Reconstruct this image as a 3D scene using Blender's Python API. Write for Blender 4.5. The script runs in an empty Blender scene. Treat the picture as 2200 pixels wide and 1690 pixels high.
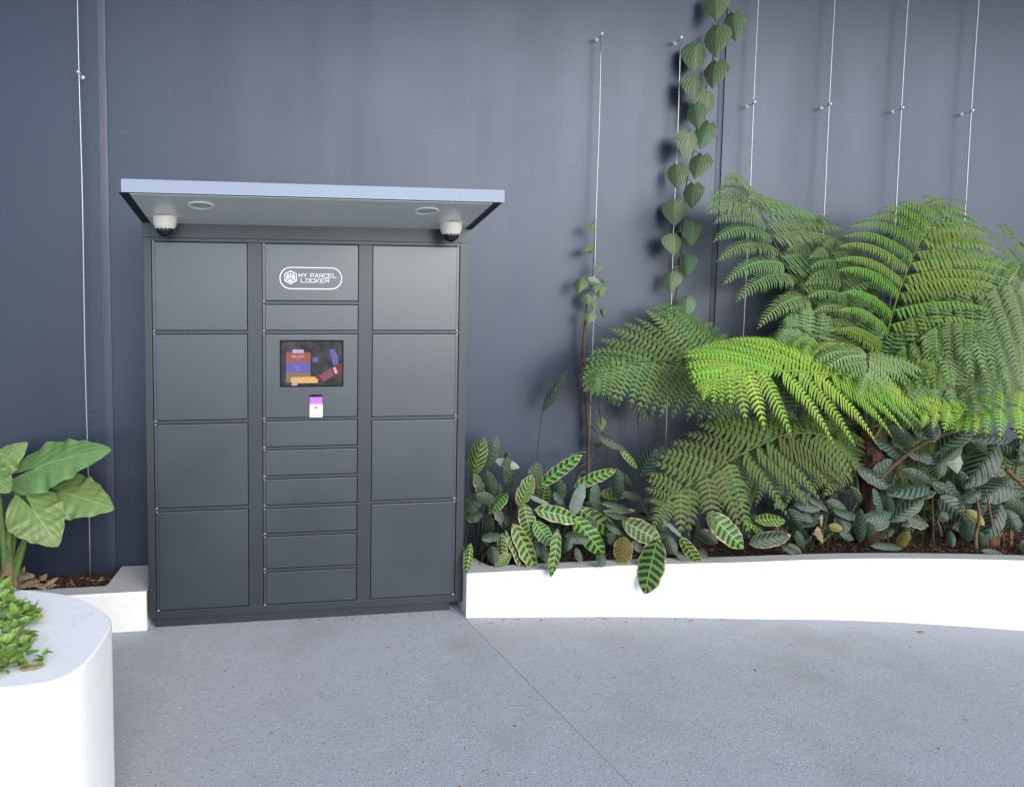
import bpy, bmesh, math, random
from mathutils import Vector as V, Matrix
from mathutils import noise as mnoise
sc = bpy.context.scene
col = sc.collection
rnd = random.Random(7)

# ------------------------------------------------------------------ camera
YAW, PITCH, ROLL = 0.13833, 0.06644, 0.00685
FPX, CX, CY = 1436.84, 799.06, 734.12           # focal length and principal point, in pixels of a 2200 x 1690 frame
CAM = V((0.68329, -3.55374, 1.70308))
F = V((math.sin(YAW)*math.cos(PITCH), math.cos(YAW)*math.cos(PITCH), -math.sin(PITCH)))
R = V((math.cos(YAW), -math.sin(YAW), 0)); U = R.cross(F)
R, U = R*math.cos(ROLL)+U*math.sin(ROLL), U*math.cos(ROLL)-R*math.sin(ROLL)
cd = bpy.data.cameras.new('camera'); cam = bpy.data.objects.new('camera', cd); col.objects.link(cam)
cam.matrix_world = Matrix(((R.x, U.x, -F.x, CAM.x), (R.y, U.y, -F.y, CAM.y), (R.z, U.z, -F.z, CAM.z), (0, 0, 0, 1)))
cd.sensor_width = 36; cd.sensor_fit = 'HORIZONTAL'; cd.lens = 36*FPX/2200
cd.shift_x = (1100-CX)/2200; cd.shift_y = -(845-CY)/2200
cd.clip_start = 0.05; cd.clip_end = 2000
sc.camera = cam

# ------------------------------------------------------------------ sky, sun, exposure
SUN_EL, SUN_AZ = math.radians(30), math.radians(157)    # azimuth clockwise from +Y: over the camera's right shoulder
w = bpy.data.worlds.new('World'); sc.world = w; w.use_nodes = True
nt = w.node_tree; bg = nt.nodes['Background']
sky = nt.nodes.new('ShaderNodeTexSky'); sky.sky_type = 'NISHITA'; sky.sun_disc = False
sky.sun_elevation = SUN_EL; sky.sun_rotation = SUN_AZ
sky.dust_density = 1.2; sky.ozone_density = 3.0
nt.links.new(sky.outputs[0], bg.inputs[0]); bg.inputs[1].default_value = 0.15
sd = bpy.data.lights.new('sun', 'SUN'); sd.energy = 1.35; sd.angle = math.radians(55); sd.color = (1, .965, .93)
sun = bpy.data.objects.new('sun', sd); col.objects.link(sun)
sdir = V((math.sin(SUN_AZ)*math.cos(SUN_EL), math.cos(SUN_AZ)*math.cos(SUN_EL), math.sin(SUN_EL)))
sun.rotation_euler = sdir.to_track_quat('Z', 'Y').to_euler(); sun.location = (4, -6, 8)
sc.view_settings.view_transform = 'Standard'; sc.view_settings.look = 'None'
sc.view_settings.gamma = 1; sc.view_settings.use_curve_mapping = False
sc.view_settings.exposure = 1.13

# ------------------------------------------------------------------ helpers
def P2(px, py, y):
    """point on the vertical plane Y=y that the photograph shows at pixel (px, py)"""
    d = F + R*((px-CX)/FPX) - U*((py-CY)/FPX)
    return CAM + d*((y-CAM.y)/d.y)
def PZ(px, py, z):
    d = F + R*((px-CX)/FPX) - U*((py-CY)/FPX)
    return CAM + d*((z-CAM.z)/d.z)
def mpp(p): return (p-CAM).dot(F)/FPX

class MB:
    def __init__(s): s.v = []; s.f = []; s.uv = []; s.mi = []; s.m = 0
    def vert(s, p, uv=(0, 0)): s.v.append(V(p)); s.uv.append(uv); return len(s.v)-1
    def face(s, *i): s.f.append(i); s.mi.append(s.m)
    def bm(s, bm):
        o = len(s.v)
        bm.verts.index_update()
        for v in bm.verts: s.vert(v.co)
        for f in bm.faces: s.face(*[o+v.index for v in f.verts])
        bm.free()
    def box(s, x0, x1, y0, y1, z0, z1, b=0.0, seg=2):
        bm = bmesh.new(); bmesh.ops.create_cube(bm, size=1)
        for v in bm.verts: v.co = V(((x0+x1)/2+v.co.x*(x1-x0), (y0+y1)/2+v.co.y*(y1-y0), (z0+z1)/2+v.co.z*(z1-z0)))
        if b: bmesh.ops.bevel(bm, geom=bm.edges[:], offset=b, segments=seg, profile=.7, affect='EDGES')
        s.bm(bm)
    def tube(s, pts, rad, n=6, cap=True):
        pts = [V(p) for p in pts]; k = len(pts); rings = []
        up = V((.31, .17, .93))
        for i, p in enumerate(pts):
            t = (pts[min(i+1, k-1)]-pts[max(i-1, 0)]).normalized()
            a = t.cross(up)
            if a.length < .05: a = t.cross(V((1, 0, 0)))
            a.normalize(); b = t.cross(a)
            r = rad(i/(k-1)) if callable(rad) else rad
            rings.append([s.vert(p+a*(r*math.cos(2*math.pi*j/n))+b*(r*math.sin(2*math.pi*j/n)), (i/(k-1), j/n)) for j in range(n)])
        for i in range(k-1):
            for j in range(n): s.face(rings[i][j], rings[i][(j+1) % n], rings[i+1][(j+1) % n], rings[i+1][j])
        if cap: s.face(*rings[0][::-1]); s.face(*rings[-1])
    def lathe(s, c, prof, n=32, axis=V((0, 0, 1)), close=False):
        a = axis.orthogonal().normalized(); b = axis.cross(a); rings = []
        for (r, h) in prof: rings.append([s.vert(V(c)+axis*h+a*(r*math.cos(2*math.pi*j/n))+b*(r*math.sin(2*math.pi*j/n))) for j in range(n)])
        for i in range(len(prof)-1):
            for j in range(n): s.face(rings[i][j], rings[i][(j+1) % n], rings[i+1][(j+1) % n], rings[i+1][j])
        if close: s.face(*rings[0][::-1]); s.face(*rings[-1])
    def quad(s, a, b, c, d): s.face(s.vert(a, (0, 0)), s.vert(b, (1, 0)), s.vert(c, (1, 1)), s.vert(d, (0, 1)))
    def ribbon(s, pts, wd, y, ax=V((1, 0, 0)), az=V((0, 0, 1))):
        """flat print: a stroke of width wd through points given as world x,z on plane y"""
        for i in range(len(pts)-1):
            a, b = V(pts[i]), V(pts[i+1]); d = (b-a).normalized(); q = V((-d.y, d.x))*wd/2; e = d*wd*.5
            s.k = getattr(s, 'k', 0)+1; yy = y-s.k*2e-5
            c = [a-e+q, a-e-q, b+e-q, b+e+q]
            s.quad(*[V((p.x, yy, p.y)) for p in c])

WORLD = {}
def obj(name, mb, mats, parent=None, origin=None, smooth=False, recalc=False):
    origin = V(origin) if origin is not None else (WORLD[parent.name].copy() if parent else V((0, 0, 0)))
    me = bpy.data.meshes.new(name)
    me.from_pydata([v-origin for v in mb.v], [], mb.f)
    if not isinstance(mats, (list, tuple)): mats = [mats]
    for m in mats: me.materials.append(m)
    if len(mats) > 1:
        me.polygons.foreach_set('material_index', mb.mi)
    uvl = me.uv_layers.new(name='UVMap'); buf = []
    for lp in me.loops: buf.extend(mb.uv[lp.vertex_index])
    uvl.data.foreach_set('uv', buf)
    if recalc:
        bm = bmesh.new(); bm.from_mesh(me); bmesh.ops.recalc_face_normals(bm, faces=bm.faces); bm.to_mesh(me); bm.free()
    if smooth: me.polygons.foreach_set('use_smooth', [True]*len(me.polygons))
    me.update()
    o = bpy.data.objects.new(name, me); col.objects.link(o)
    if parent: o.parent = parent; o.location = origin-WORLD[parent.name]
    else: o.location = origin
    WORLD[o.name] = origin
    return o
def tag(o, label, cat, group=None):
    o['label'] = label; o['category'] = cat
    if group: o['group'] = group
    return o
def thing(name, label, cat, loc, group=None):
    o = bpy.data.objects.new(name, None); col.objects.link(o); o.empty_display_size = .1
    o.location = loc; WORLD[o.name] = V(loc); return tag(o, label, cat, group)
def copy_tree(o, offset, parent=None):
    c = o.copy(); col.objects.link(c)
    if parent: c.parent = parent
    else: c.location = o.location+V(offset)
    WORLD[c.name] = WORLD[o.name]+V(offset)
    for ch in o.children: copy_tree(ch, offset, c)
    return c

# ------------------------------------------------------------------ materials
def nodes(name):
    m = bpy.data.materials.new(name); m.use_nodes = True; t = m.node_tree
    return m, t, t.nodes['Principled BSDF']
def N(t, typ, **kw):
    n = t.nodes.new(typ)
    for k, v in kw.items():
        if k in n.inputs: n.inputs[k].default_value = v
        else: setattr(n, k, v)
    return n
def L(t, a, b): t.links.new(a, b)
def math_(t, op, a, b=None, c=None):
    n = t.nodes.new('ShaderNodeMath'); n.operation = op
    for i, x in enumerate((a, b, c)):
        if x is None: continue
        if isinstance(x, (int, float)): n.inputs[i].default_value = x
        else: L(t, x, n.inputs[i])
    return n.outputs[0]
def mix(t, f, a, b, mode='MIX'):
    n = t.nodes.new('ShaderNodeMix'); n.data_type = 'RGBA'; n.blend_type = mode; n.clamp_factor = True
    for s, x in ((n.inputs[0], f), (n.inputs[6], a), (n.inputs[7], b)):
        if isinstance(x, (int, float)): s.default_value = x
        elif isinstance(x, (tuple, list)): s.default_value = (*x[:3], 1)
        else: L(t, x, s)
    return n.outputs[2]
def smooth(t, x, lo, hi):
    n = t.nodes.new('ShaderNodeMapRange'); n.interpolation_type = 'SMOOTHSTEP'
    L(t, x, n.inputs[0]); n.inputs[1].default_value = lo; n.inputs[2].default_value = hi
    return n.outputs[0]
def noise(t, vec, scale, detail=4, rough=.55):
    n = N(t, 'ShaderNodeTexNoise', Scale=scale, Detail=detail, Roughness=rough)
    if vec is not None: L(t, vec, n.inputs['Vector'])
    return n.outputs['Fac']
def objco(t): return t.nodes.new('ShaderNodeTexCoord').outputs['Object']
def bump(t, b, h, strength, dist):
    n = N(t, 'ShaderNodeBump', Strength=strength, Distance=dist); L(t, h, n.inputs['Height'])
    L(t, n.outputs[0], b.inputs['Normal'])
def plain(name, c, rough=.5, spec=.5, var=.15, vs=6, bs=0, bscale=200, metal=0, coat=0):
    m, t, b = nodes(name); co = objco(t)
    n = noise(t, co, vs)
    L(t, mix(t, n, tuple(x*(1-var) for x in c), tuple(x*(1+var) for x in c)), b.inputs['Base Color'])
    b.inputs['Roughness'].default_value = rough; b.inputs['Specular IOR Level'].default_value = spec
    b.inputs['Metallic'].default_value = metal; b.inputs['Coat Weight'].default_value = coat
    if bs: bump(t, b, noise(t, co, bscale, 3), bs, .002)
    return m
def emit(name, c, s):
    m, t, b = nodes(name); b.inputs['Base Color'].default_value = (0.01, .01, .01, 1)
    b.inputs['Emission Color'].default_value = (*c, 1); b.inputs['Emission Strength'].default_value = s
    b.inputs['Roughness'].default_value = .08
    return m

def wall_mat():
    m, t, b = nodes('navy wall paint'); co = objco(t)
    mp = N(t, 'ShaderNodeMapping'); mp.inputs['Scale'].default_value = (1, 1, .12); L(t, co, mp.inputs[0])
    streak = noise(t, mp.outputs[0], 3.2, 3, .5); blot = noise(t, co, 1.3, 5, .6); fine = noise(t, co, 90, 3, .6)
    c = mix(t, streak, (.0095, .0130, .0275), (.0175, .0228, .0430))
    c = mix(t, smooth(t, blot, .35, .7), c, (.0132, .0182, .0340))
    sp = N(t, 'ShaderNodeTexVoronoi', Scale=9.0); L(t, co, sp.inputs['Vector'])
    c = mix(t, math_(t, 'MULTIPLY', math_(t, 'LESS_THAN', sp.outputs['Distance'], .022), .55), c, (.30, .32, .36))
    L(t, c, b.inputs['Base Color'])
    r = math_(t, 'ADD', math_(t, 'ADD', math_(t, 'MULTIPLY', blot, .12), math_(t, 'MULTIPLY', streak, .16)), .29); L(t, r, b.inputs['Roughness'])
    b.inputs['Specular IOR Level'].default_value = 1.0; b.inputs['IOR'].default_value = 1.47; b.inputs['Specular Tint'].default_value = (.75, .845, 1, 1)
    bump(t, b, math_(t, 'ADD', fine, math_(t, 'MULTIPLY', blot, 2.0)), .10, .004)
    return m
def locker_mat(name, c, r0=.36, spec=1.0, ior=1.62):
    m, t, b = nodes(name); co = objco(t)
    n = noise(t, co, 2.3, 4, .6); f = noise(t, co, 700, 2, .5)
    L(t, mix(t, n, tuple(x*.88 for x in c), tuple(x*1.12 for x in c)), b.inputs['Base Color'])
    L(t, math_(t, 'ADD', math_(t, 'MULTIPLY', n, .20), r0-.03), b.inputs['Roughness'])
    b.inputs['Specular IOR Level'].default_value = spec; b.inputs['IOR'].default_value = ior; b.inputs['Specular Tint'].default_value = (.86, .94, 1, 1)
    bump(t, b, math_(t, 'ADD', f, math_(t, 'MULTIPLY', n, 3)), .05, .0015)
    return m
def white_mat(name, c=(.66, .655, .635), dirt=(.42, .40, .37), amount=.5):
    m, t, b = nodes(name); co = objco(t)
    big = noise(t, co, 2.1, 6, .65); fine = noise(t, co, 28, 5, .7); sc_ = noise(t, co, 240, 2)
    c1 = mix(t, big, tuple(x*.94 for x in c), tuple(x*1.03 for x in c))
    d = math_(t, 'MULTIPLY', smooth(t, math_(t, 'ADD', math_(t, 'MULTIPLY', fine, .5), math_(t, 'MULTIPLY', big, .5)), .52, .78), amount)
    c2 = mix(t, d, c1, dirt)
    sp = N(t, 'ShaderNodeTexVoronoi', Scale=5.0); L(t, co, sp.inputs['Vector'])
    c2 = mix(t, math_(t, 'MULTIPLY', math_(t, 'LESS_THAN', sp.outputs['Distance'], .03), .5), c2, dirt)
    ms = N(t, 'ShaderNodeMapping'); ms.inputs['Scale'].default_value = (1, 1, 3.5); L(t, co, ms.inputs[0])
    scf = noise(t, ms.outputs[0], 11, 6, .75); spk = noise(t, co, 75, 3, .6)
    c2 = mix(t, math_(t, 'MULTIPLY', smooth(t, scf, .63, .74), .6), c2, dirt)
    c2 = mix(t, math_(t, 'MULTIPLY', smooth(t, spk, .73, .78), .6), c2, tuple(x*.5 for x in dirt))
    L(t, c2, b.inputs['Base Color']); b.inputs['Roughness'].default_value = .7; b.inputs['Specular IOR Level'].default_value = .3
    bump(t, b, math_(t, 'ADD', math_(t, 'MULTIPLY', fine, 2), sc_), .35, .004)
    return m
def asphalt_mat():
    m, t, b = nodes('exposed aggregate paving'); co = objco(t)
    big = noise(t, co, .9, 5, .6); mid = noise(t, co, 7, 5, .65); fine = noise(t, co, 130, 3, .7); f2 = noise(t, co, 60, 4, .7)
    v = N(t, 'ShaderNodeTexVoronoi', Scale=95.0); L(t, co, v.inputs['Vector'])
    v2 = N(t, 'ShaderNodeTexVoronoi', Scale=62.0); L(t, co, v2.inputs['Vector'])
    c = mix(t, big, (.295, .308, .332), (.375, .388, .412))
    c = mix(t, smooth(t, mid, .4, .75), c, (.325, .336, .350))
    c = mix(t, smooth(t, fine, .52, .72), c, (.190, .208, .232))
    c = mix(t, math_(t, 'MULTIPLY', smooth(t, f2, .58, .72), .7), c, (.55, .555, .57))
    g = v2.outputs['Color']; sep = N(t, 'ShaderNodeSeparateColor'); L(t, g, sep.inputs[0])
    pit = math_(t, 'MULTIPLY', math_(t, 'LESS_THAN', v2.outputs['Distance'], .22), math_(t, 'GREATER_THAN', sep.outputs[0], .84))
    c = mix(t, math_(t, 'MULTIPLY', pit, .75), c, (.10, .10, .115))
    chip = math_(t, 'MULTIPLY', math_(t, 'LESS_THAN', v2.outputs['Distance'], .17), math_(t, 'LESS_THAN', sep.outputs[0], .022))
    c = mix(t, chip, c, (.6, .6, .6))
    st = noise(t, co, 1.7, 4, .5)
    c = mix(t, math_(t, 'MULTIPLY', smooth(t, st, .48, .78), .6), c, (.245, .252, .250))
    L(t, c, b.inputs['Base Color']); b.inputs['Roughness'].default_value = .75; b.inputs['Specular IOR Level'].default_value = .35
    h = math_(t, 'SUBTRACT', math_(t, 'ADD', fine, f2), pit)
    bump(t, b, h, .42, .006)
    return m
def soil_mat():
    m, t, b = nodes('dark mulch soil'); co = objco(t)
    n = noise(t, co, 40, 6, .7); g = noise(t, co, 9, 4)
    c = mix(t, n, (.012, .009, .007), (.065, .045, .034)); c = mix(t, math_(t, 'MULTIPLY', smooth(t, g, .5, .7), .5), c, (.035, .018, .013))
    L(t, c, b.inputs['Base Color']); b.inputs['Roughness'].default_value = .95; b.inputs['Specular IOR Level'].default_value = .2
    bump(t, b, n, 1, .03); return m
def leaf_finish(m, t, b, color, rough, trans, spec=.45, tint=1.25):
    L(t, color, b.inputs['Base Color']); b.inputs['Roughness'].default_value = rough; b.inputs['Specular IOR Level'].default_value = spec
    tr = N(t, 'ShaderNodeBsdfTranslucent'); mx = N(t, 'ShaderNodeMixShader'); mx.inputs[0].default_value = trans
    br = mix(t, 1.0, color, (tint, tint*1.1, tint*.6), 'MULTIPLY'); L(t, br, tr.inputs[0])
    out = t.nodes['Material Output']; L(t, b.outputs[0], mx.inputs[1]); L(t, tr.outputs[0], mx.inputs[2]); L(t, mx.outputs[0], out.inputs[0])
def uvs(t):
    u = t.nodes.new('ShaderNodeTexCoord'); s = N(t, 'ShaderNodeSeparateXYZ'); L(t, u.outputs['UV'], s.inputs[0])
    av = math_(t, 'ABSOLUTE', math_(t, 'SUBTRACT', math_(t, 'MULTIPLY', s.outputs[1], 2), 1))
    return u.outputs['Object'], s.outputs[0], av
def orand(t): return t.nodes.new('ShaderNodeObjectInfo').outputs['Random']
def hue(t, c, r, amt=.35):
    """each leaf a little lighter or darker, yellower or bluer"""
    h = N(t, 'ShaderNodeHueSaturation'); L(t, c, h.inputs['Color'])
    L(t, math_(t, 'ADD', math_(t, 'MULTIPLY', r, amt), 1-amt/2), h.inputs['Value'])
    L(t, math_(t, 'ADD', math_(t, 'MULTIPLY', math_(t, 'FRACT', math_(t, 'MULTIPLY', r, 7.3)), .05), .475), h.inputs['Hue'])
    return h.outputs[0]
def stripe_leaf(name, base, stripe, vein, freq, slant, lo, hi, edge=(.42, .27, .13), edge_amt=1, rough=.4, tip_dry=0.0, trans=.18):
    m, t, b = nodes(name); co, u, av = uvs(t); r = orand(t)
    nz = noise(t, co, 60, 3); wob = math_(t, 'MULTIPLY', math_(t, 'SUBTRACT', nz, .5), .05)
    q = math_(t, 'ADD', math_(t, 'SUBTRACT', u, math_(t, 'MULTIPLY', math_(t, 'POWER', av, 1.15), slant)), wob)
    s = math_(t, 'SINE', math_(t, 'ADD', math_(t, 'MULTIPLY', q, freq*6.2832), math_(t, 'MULTIPLY', r, 6)))
    f = smooth(t, s, lo, hi)
    c = mix(t, f, base, stripe)
    c = mix(t, math_(t, 'SUBTRACT', 1, smooth(t, av, .03, .075)), c, vein)
    rim = smooth(t, av, .80, .9); c = mix(t, math_(t, 'MULTIPLY', rim, .5), c, base)
    fineb = math_(t, 'SINE', math_(t, 'MULTIPLY', q, freq*6.2832*5)); c = mix(t, math_(t, 'MULTIPLY', smooth(t, fineb, .2, 1), .14), c, (.01, .02, .01))
    c = hue(t, c, r)
    if edge_amt:
        n2 = noise(t, co, 34, 4, .7)
        e = smooth(t, math_(t, 'ADD', av, math_(t, 'MULTIPLY', math_(t, 'SUBTRACT', n2, .5), .62)), .915, .95)
        k = math_(t, 'GREATER_THAN', math_(t, 'FRACT', math_(t, 'MULTIPLY', r, 13.7)), 1-edge_amt)
        c = mix(t, math_(t, 'MULTIPLY', e, k), c, edge)
        if tip_dry:
            e2 = smooth(t, math_(t, 'ADD', u, math_(t, 'MULTIPLY', math_(t, 'SUBTRACT', n2, .5), .2)), 1-tip_dry, 1-tip_dry+.04)
            c = mix(t, math_(t, 'MULTIPLY', e2, k), c, edge)
    leaf_finish(m, t, b, c, rough, trans)
    bump(t, b, math_(t, 'SINE', math_(t, 'MULTIPLY', q, freq*6.2832*2)), .25, .003)
    return m
def vein_leaf(name, c0, c1, vein, nv=7, slant=.5, rough=.42, trans=.22, var=.3, vw=.06):
    m, t, b = nodes(name); co, u, av = uvs(t); r = orand(t); n = noise(t, co, 22, 4)
    c = mix(t, n, c0, c1)
    q = math_(t, 'SUBTRACT', u, math_(t, 'MULTIPLY', av, slant)); s = math_(t, 'ABSOLUTE', math_(t, 'SINE', math_(t, 'MULTIPLY', q, nv*3.1416)))
    v = math_(t, 'SUBTRACT', 1, smooth(t, s, .02, .16)); c = mix(t, math_(t, 'MULTIPLY', v, .45), c, vein)
    c = mix(t, math_(t, 'MULTIPLY', math_(t, 'SUBTRACT', 1, smooth(t, av, vw*.4, vw)), .9), c, vein)
    c = hue(t, c, r, var); leaf_finish(m, t, b, c, rough, trans)
    bump(t, b, s, .35, .006); return m
def fern_mat(name, c0, c1, rough=.5, trans=.25):
    m, t, b = nodes(name); co, u, av = uvs(t); r = orand(t); n = noise(t, co, 9, 3)
    c = mix(t, n, c0, c1); s = N(t, 'ShaderNodeSeparateXYZ'); tc = t.nodes.new('ShaderNodeTexCoord'); L(t, tc.outputs['UV'], s.inputs[0])
    c = mix(t, math_(t, 'SUBTRACT', 1, smooth(t, s.outputs[1], .02, .18)), c, tuple(x*1.35 for x in c1))
    c = hue(t, c, r, .30)
    n2 = noise(t, co, 30, 3); old = math_(t, 'GREATER_THAN', math_(t, 'FRACT', math_(t, 'MULTIPLY', r, 17.3)), .86)
    c = mix(t, math_(t, 'MULTIPLY', math_(t, 'MULTIPLY', smooth(t, math_(t, 'ADD', u, math_(t, 'MULTIPLY', math_(t, 'SUBTRACT', n2, .5), .5)), .90, 1.0), old), .85), c, (.17, .11, .045))
    leaf_finish(m, t, b, c, rough+.08, trans, .2); return m

M = {}
M['wall'] = wall_mat()
M['seal'] = plain('joint sealant', (.030, .034, .044), .5, .6, .2, 30, .3, 90)
M['frame'] = locker_mat('charcoal frame powder coat', (.0100, .0115, .0165), .36, 1, 1.47)
M['door'] = locker_mat('slate door powder coat', (.0080, .0130, .0185), .29)
M['black'] = plain('gap black', (.006, .006, .007), .7, .2)
M['fascia'] = locker_mat('sky lit fascia', (.245, .29, .365), .45, .6, 1.45)  # pale tone carries the sky reflection in its base colour
M['soffit'] = plain('pale soffit panel', (.70, .73, .68), .24, .5, .05, 3)
M['white'] = white_mat('white masonry paint', amount=.22)
M['cap'] = white_mat('weathered white coping', (.74, .75, .77), (.45, .44, .43), .5)
M['block'] = white_mat('blotchy grey coping', (.40, .39, .375), (.22, .20, .18), .8)  # greyer and blotchier than the near planter's top
M['pave'] = asphalt_mat()
M['soil'] = soil_mat()
M['steel'] = plain('galvanised steel cable', (.46, .47, .49), .35, .5, .1, 40, 0, 0, .7)
M['fitting'] = plain('bright fitting', (.75, .75, .76), .3, .5, .08, 20, 0, 0, .4)
M['print'] = plain('white print', (.80, .81, .83), .5, .4, .04)
M['camwhite'] = plain('cream camera plastic', (.80, .76, .68), .4, .5, .04)
M['dome'] = plain('smoked dome', (.008, .008, .009), .06, .7, .1)
M['ring'] = plain('downlight ring', (.78, .78, .77), .4, .5, .04)
M['lens'] = plain('frosted lens', (.50, .50, .48), .5, .4, .04)
M['purple'] = plain('purple plastic', (.42, .14, .55), .4, .5, .08)
M['card'] = plain('white card', (.82, .82, .82), .5, .4, .03)
M['red'] = plain('red print', (.70, .06, .10), .5, .4, .04)
M['dry'] = plain('dry papery leaf', (.23, .165, .10), .8, .2, .55, 25, .4, 60)
M['stubs'] = plain('orange dry stalk', (.135, .075, .04), .8, .2, .6, 30, .4, 120)
M['stem'] = plain('green stalk', (.12, .20, .05), .5, .4, .3, 20)
M['darkstem'] = plain('brown green leaf stalk', (.045, .05, .022), .6, .3, .4, 30)  # browner, darker green so these stalks show less
M['brownstem'] = plain('brown vine stem', (.11, .065, .045), .8, .2, .4, 40, .5, 150)
M['rach'] = plain('olive frond stalk', (.10, .12, .035), .6, .3, .3, 20)
M['trunk'] = plain('fibrous fern trunk', (.060, .032, .022), .95, .1, .6, 45, 1, 90)
M['zebra'] = stripe_leaf('zebra leaf', (.17, .29, .05), (.016, .048, .014), (.24, .38, .09), 8.0, .09, -.55, .15, edge=(.62, .42, .24), edge_amt=.8, tip_dry=.03)
M['feather'] = stripe_leaf('silver feather leaf', (.076, .116, .066), (.007, .019, .011), (.042, .072, .034), 7.5, .25, -.15, .4, edge_amt=.22, tip_dry=.06)
M['featherlime'] = stripe_leaf('lime feather leaf', (.16, .25, .075), (.012, .040, .014), (.10, .16, .045), 7, .27, -.15, .4, edge_amt=.7, tip_dry=.04)
M['olive'] = stripe_leaf('yellowing feather leaf', (.21, .19, .035), (.07, .08, .018), (.18, .17, .04), 7, .25, .2, .9, edge_amt=1, tip_dry=.12)
M['back'] = vein_leaf('pale leaf underside', (.22, .28, .22), (.28, .34, .27), (.32, .37, .28), 12, .3, .6, .2, .2)
M['heart'] = vein_leaf('heart vine leaf', (.088, .145, .062), (.125, .190, .082), (.22, .28, .14), 5, .75, .4, .15, .30, .04)
M['heartlight'] = vein_leaf('young heart leaf', (.11, .17, .05), (.15, .22, .07), (.22, .28, .11), 5, .75, .4, .25, .3, .04)
M['ear'] = vein_leaf('elephant ear leaf', (.110, .190, .052), (.155, .245, .078), (.26, .36, .15), 6, .45, .42, .17, .12, .030)
M['succ'] = vein_leaf('fleshy trailing leaf', (.15, .26, .045), (.22, .35, .075), (.22, .32, .11), 3, .3, .4, .2, .4, .05)
M['lime'] = fern_mat('lime young fern', (.185, .325, .040), (.255, .415, .062), .45, .30)
M['fresh'] = fern_mat('fresh green fern', (.115, .215, .030), (.165, .28, .048), .48, .28)
M['mid'] = fern_mat('mid green fern', (.080, .145, .040), (.120, .200, .060), .5, .22)
M['grey'] = fern_mat('grey green fern', (.118, .195, .066), (.165, .255, .096), .5, .2)
M['dark'] = fern_mat('dark olive fern', (.068, .102, .024), (.104, .145, .038), .5, .2)
M['skyl'] = emit('screen purple', (.25, .20, .75), .27)
M['scr_or'] = emit('screen orange', (.62, .16, .09), .27)
M['scr_tan'] = emit('screen tan', (.45, .32, .20), .25)
M['scr_txt'] = emit('screen lettering', (.65, .50, .75), .40)
M['scr_gold'] = emit('screen gold', (.9, .50, .17), .42)
M['scr_red'] = emit('screen maroon', (.28, .03, .04), .30)
def screen_mat():
    m, t, b = nodes('screen reflections'); co = objco(t)
    n = noise(t, co, 14, 6, .65); c = mix(t, smooth(t, n, .38, .68), (.006, .008, .008), (.085, .080, .070))  # mottled grey glow stands in for foliage reflected in the glass
    L(t, c, b.inputs['Emission Color']); b.inputs['Emission Strength'].default_value = .35
    b.inputs['Base Color'].default_value = (.01, .01, .012, 1); b.inputs['Roughness'].default_value = .12
    return m
M['screen'] = screen_mat()

# ------------------------------------------------------------------ ground
YW = 0.37                                            # face of the wall
def xj(y): return 1.706+(-.145-y)*.195               # the line of the joint in the paving
def gz(x, y): return -.06-.053*min(max(0, x-xj(y)), 8)
pav = bpy.data.objects.new('pavement', None); col.objects.link(pav); pav['kind'] = 'structure'; WORLD['pavement'] = V((0, 0, 0))
ys = [.36, -.145, -.6, -1.2, -2, -4, -30]
def slab(left):
    mb = MB(); rows = []
    for y in ys:
        xs = [-30, -6, -2, xj(y)-.0013] if left else [xj(y)+.0013, xj(y)+2, xj(y)+4, xj(y)+8, 40]
        rows.append([mb.vert((x, y, gz(x, y))) for x in xs])
    for i in range(len(ys)-1):
        for j in range(len(rows[0])-1): mb.face(rows[i][j], rows[i+1][j], rows[i+1][j+1], rows[i][j+1])
    e = -1 if left else 0                               # edge of the slab at the joint
    lo = [mb.vert(mb.v[r[e]]-V((0, 0, .05))) for r in rows]
    for i in range(len(ys)-1): mb.face(rows[i][e], lo[i], lo[i+1], rows[i+1][e])
    o = obj('slab', mb, M['pave'], pav, recalc=False)
slab(True); slab(False)
mb = MB()
jt = [(mb.vert((xj(y)-.01, y, -.0635)), mb.vert((xj(y)+.01, y, -.0635))) for y in ys]
for i in range(len(ys)-1): mb.face(jt[i][0], jt[i+1][0], jt[i+1][1], jt[i][1])
obj('joint_filler', mb, M['pave'], pav)
mb = MB(); mb.quad((-400, -400, -.75), (400, -400, -.75), (400, 400, -.75), (-400, 400, -.75))
g = obj('ground', mb, M['pave']); g['kind'] = 'structure'

# ------------------------------------------------------------------ wall of painted panels
wall = thing('wall', 'tall slate blue painted panel wall behind the lockers and ferns', 'wall', (2, YW, 0))
JL, JR = P2(224, 300, YW).x, P2(1545, 330, YW).x
for x0, x1 in ((-7, JL-.017), (JL+.017, JR-.019), (JR+.019, 11)):
    mb = MB(); mb.box(x0, x1, YW, YW+.2, -.8, 5.2, .006, 2); obj('wall_panel', mb, M['wall'], wall)
for x, hw in ((JL, .0165), (JR, .0185)):
    mb = MB(); n = 80
    prev = None
    for i in range(n+1):
        z = -.6+5.7*i/n; k = .004*mnoise.noise(V((x*3, z*6, 0)))
        r = [mb.vert((x-hw, YW+.001, z)), mb.vert((x-hw*.2, YW+.003+k*.5, z)), mb.vert((x+hw*.5, YW+.004+k*.6, z)), mb.vert((x+hw, YW+.006, z))]
        if prev:
            for j in range(3): mb.face(prev[j], prev[j+1], r[j+1], r[j])
        prev = r
    obj('joint_sealant', mb, M['wall'], wall, smooth=True)

mb = MB(); mb.box(-7, 11, -3.1, YW-.002, 4.75, 5.0, .01, 1); obj('overhang', mb, M['soffit'], wall)

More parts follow.
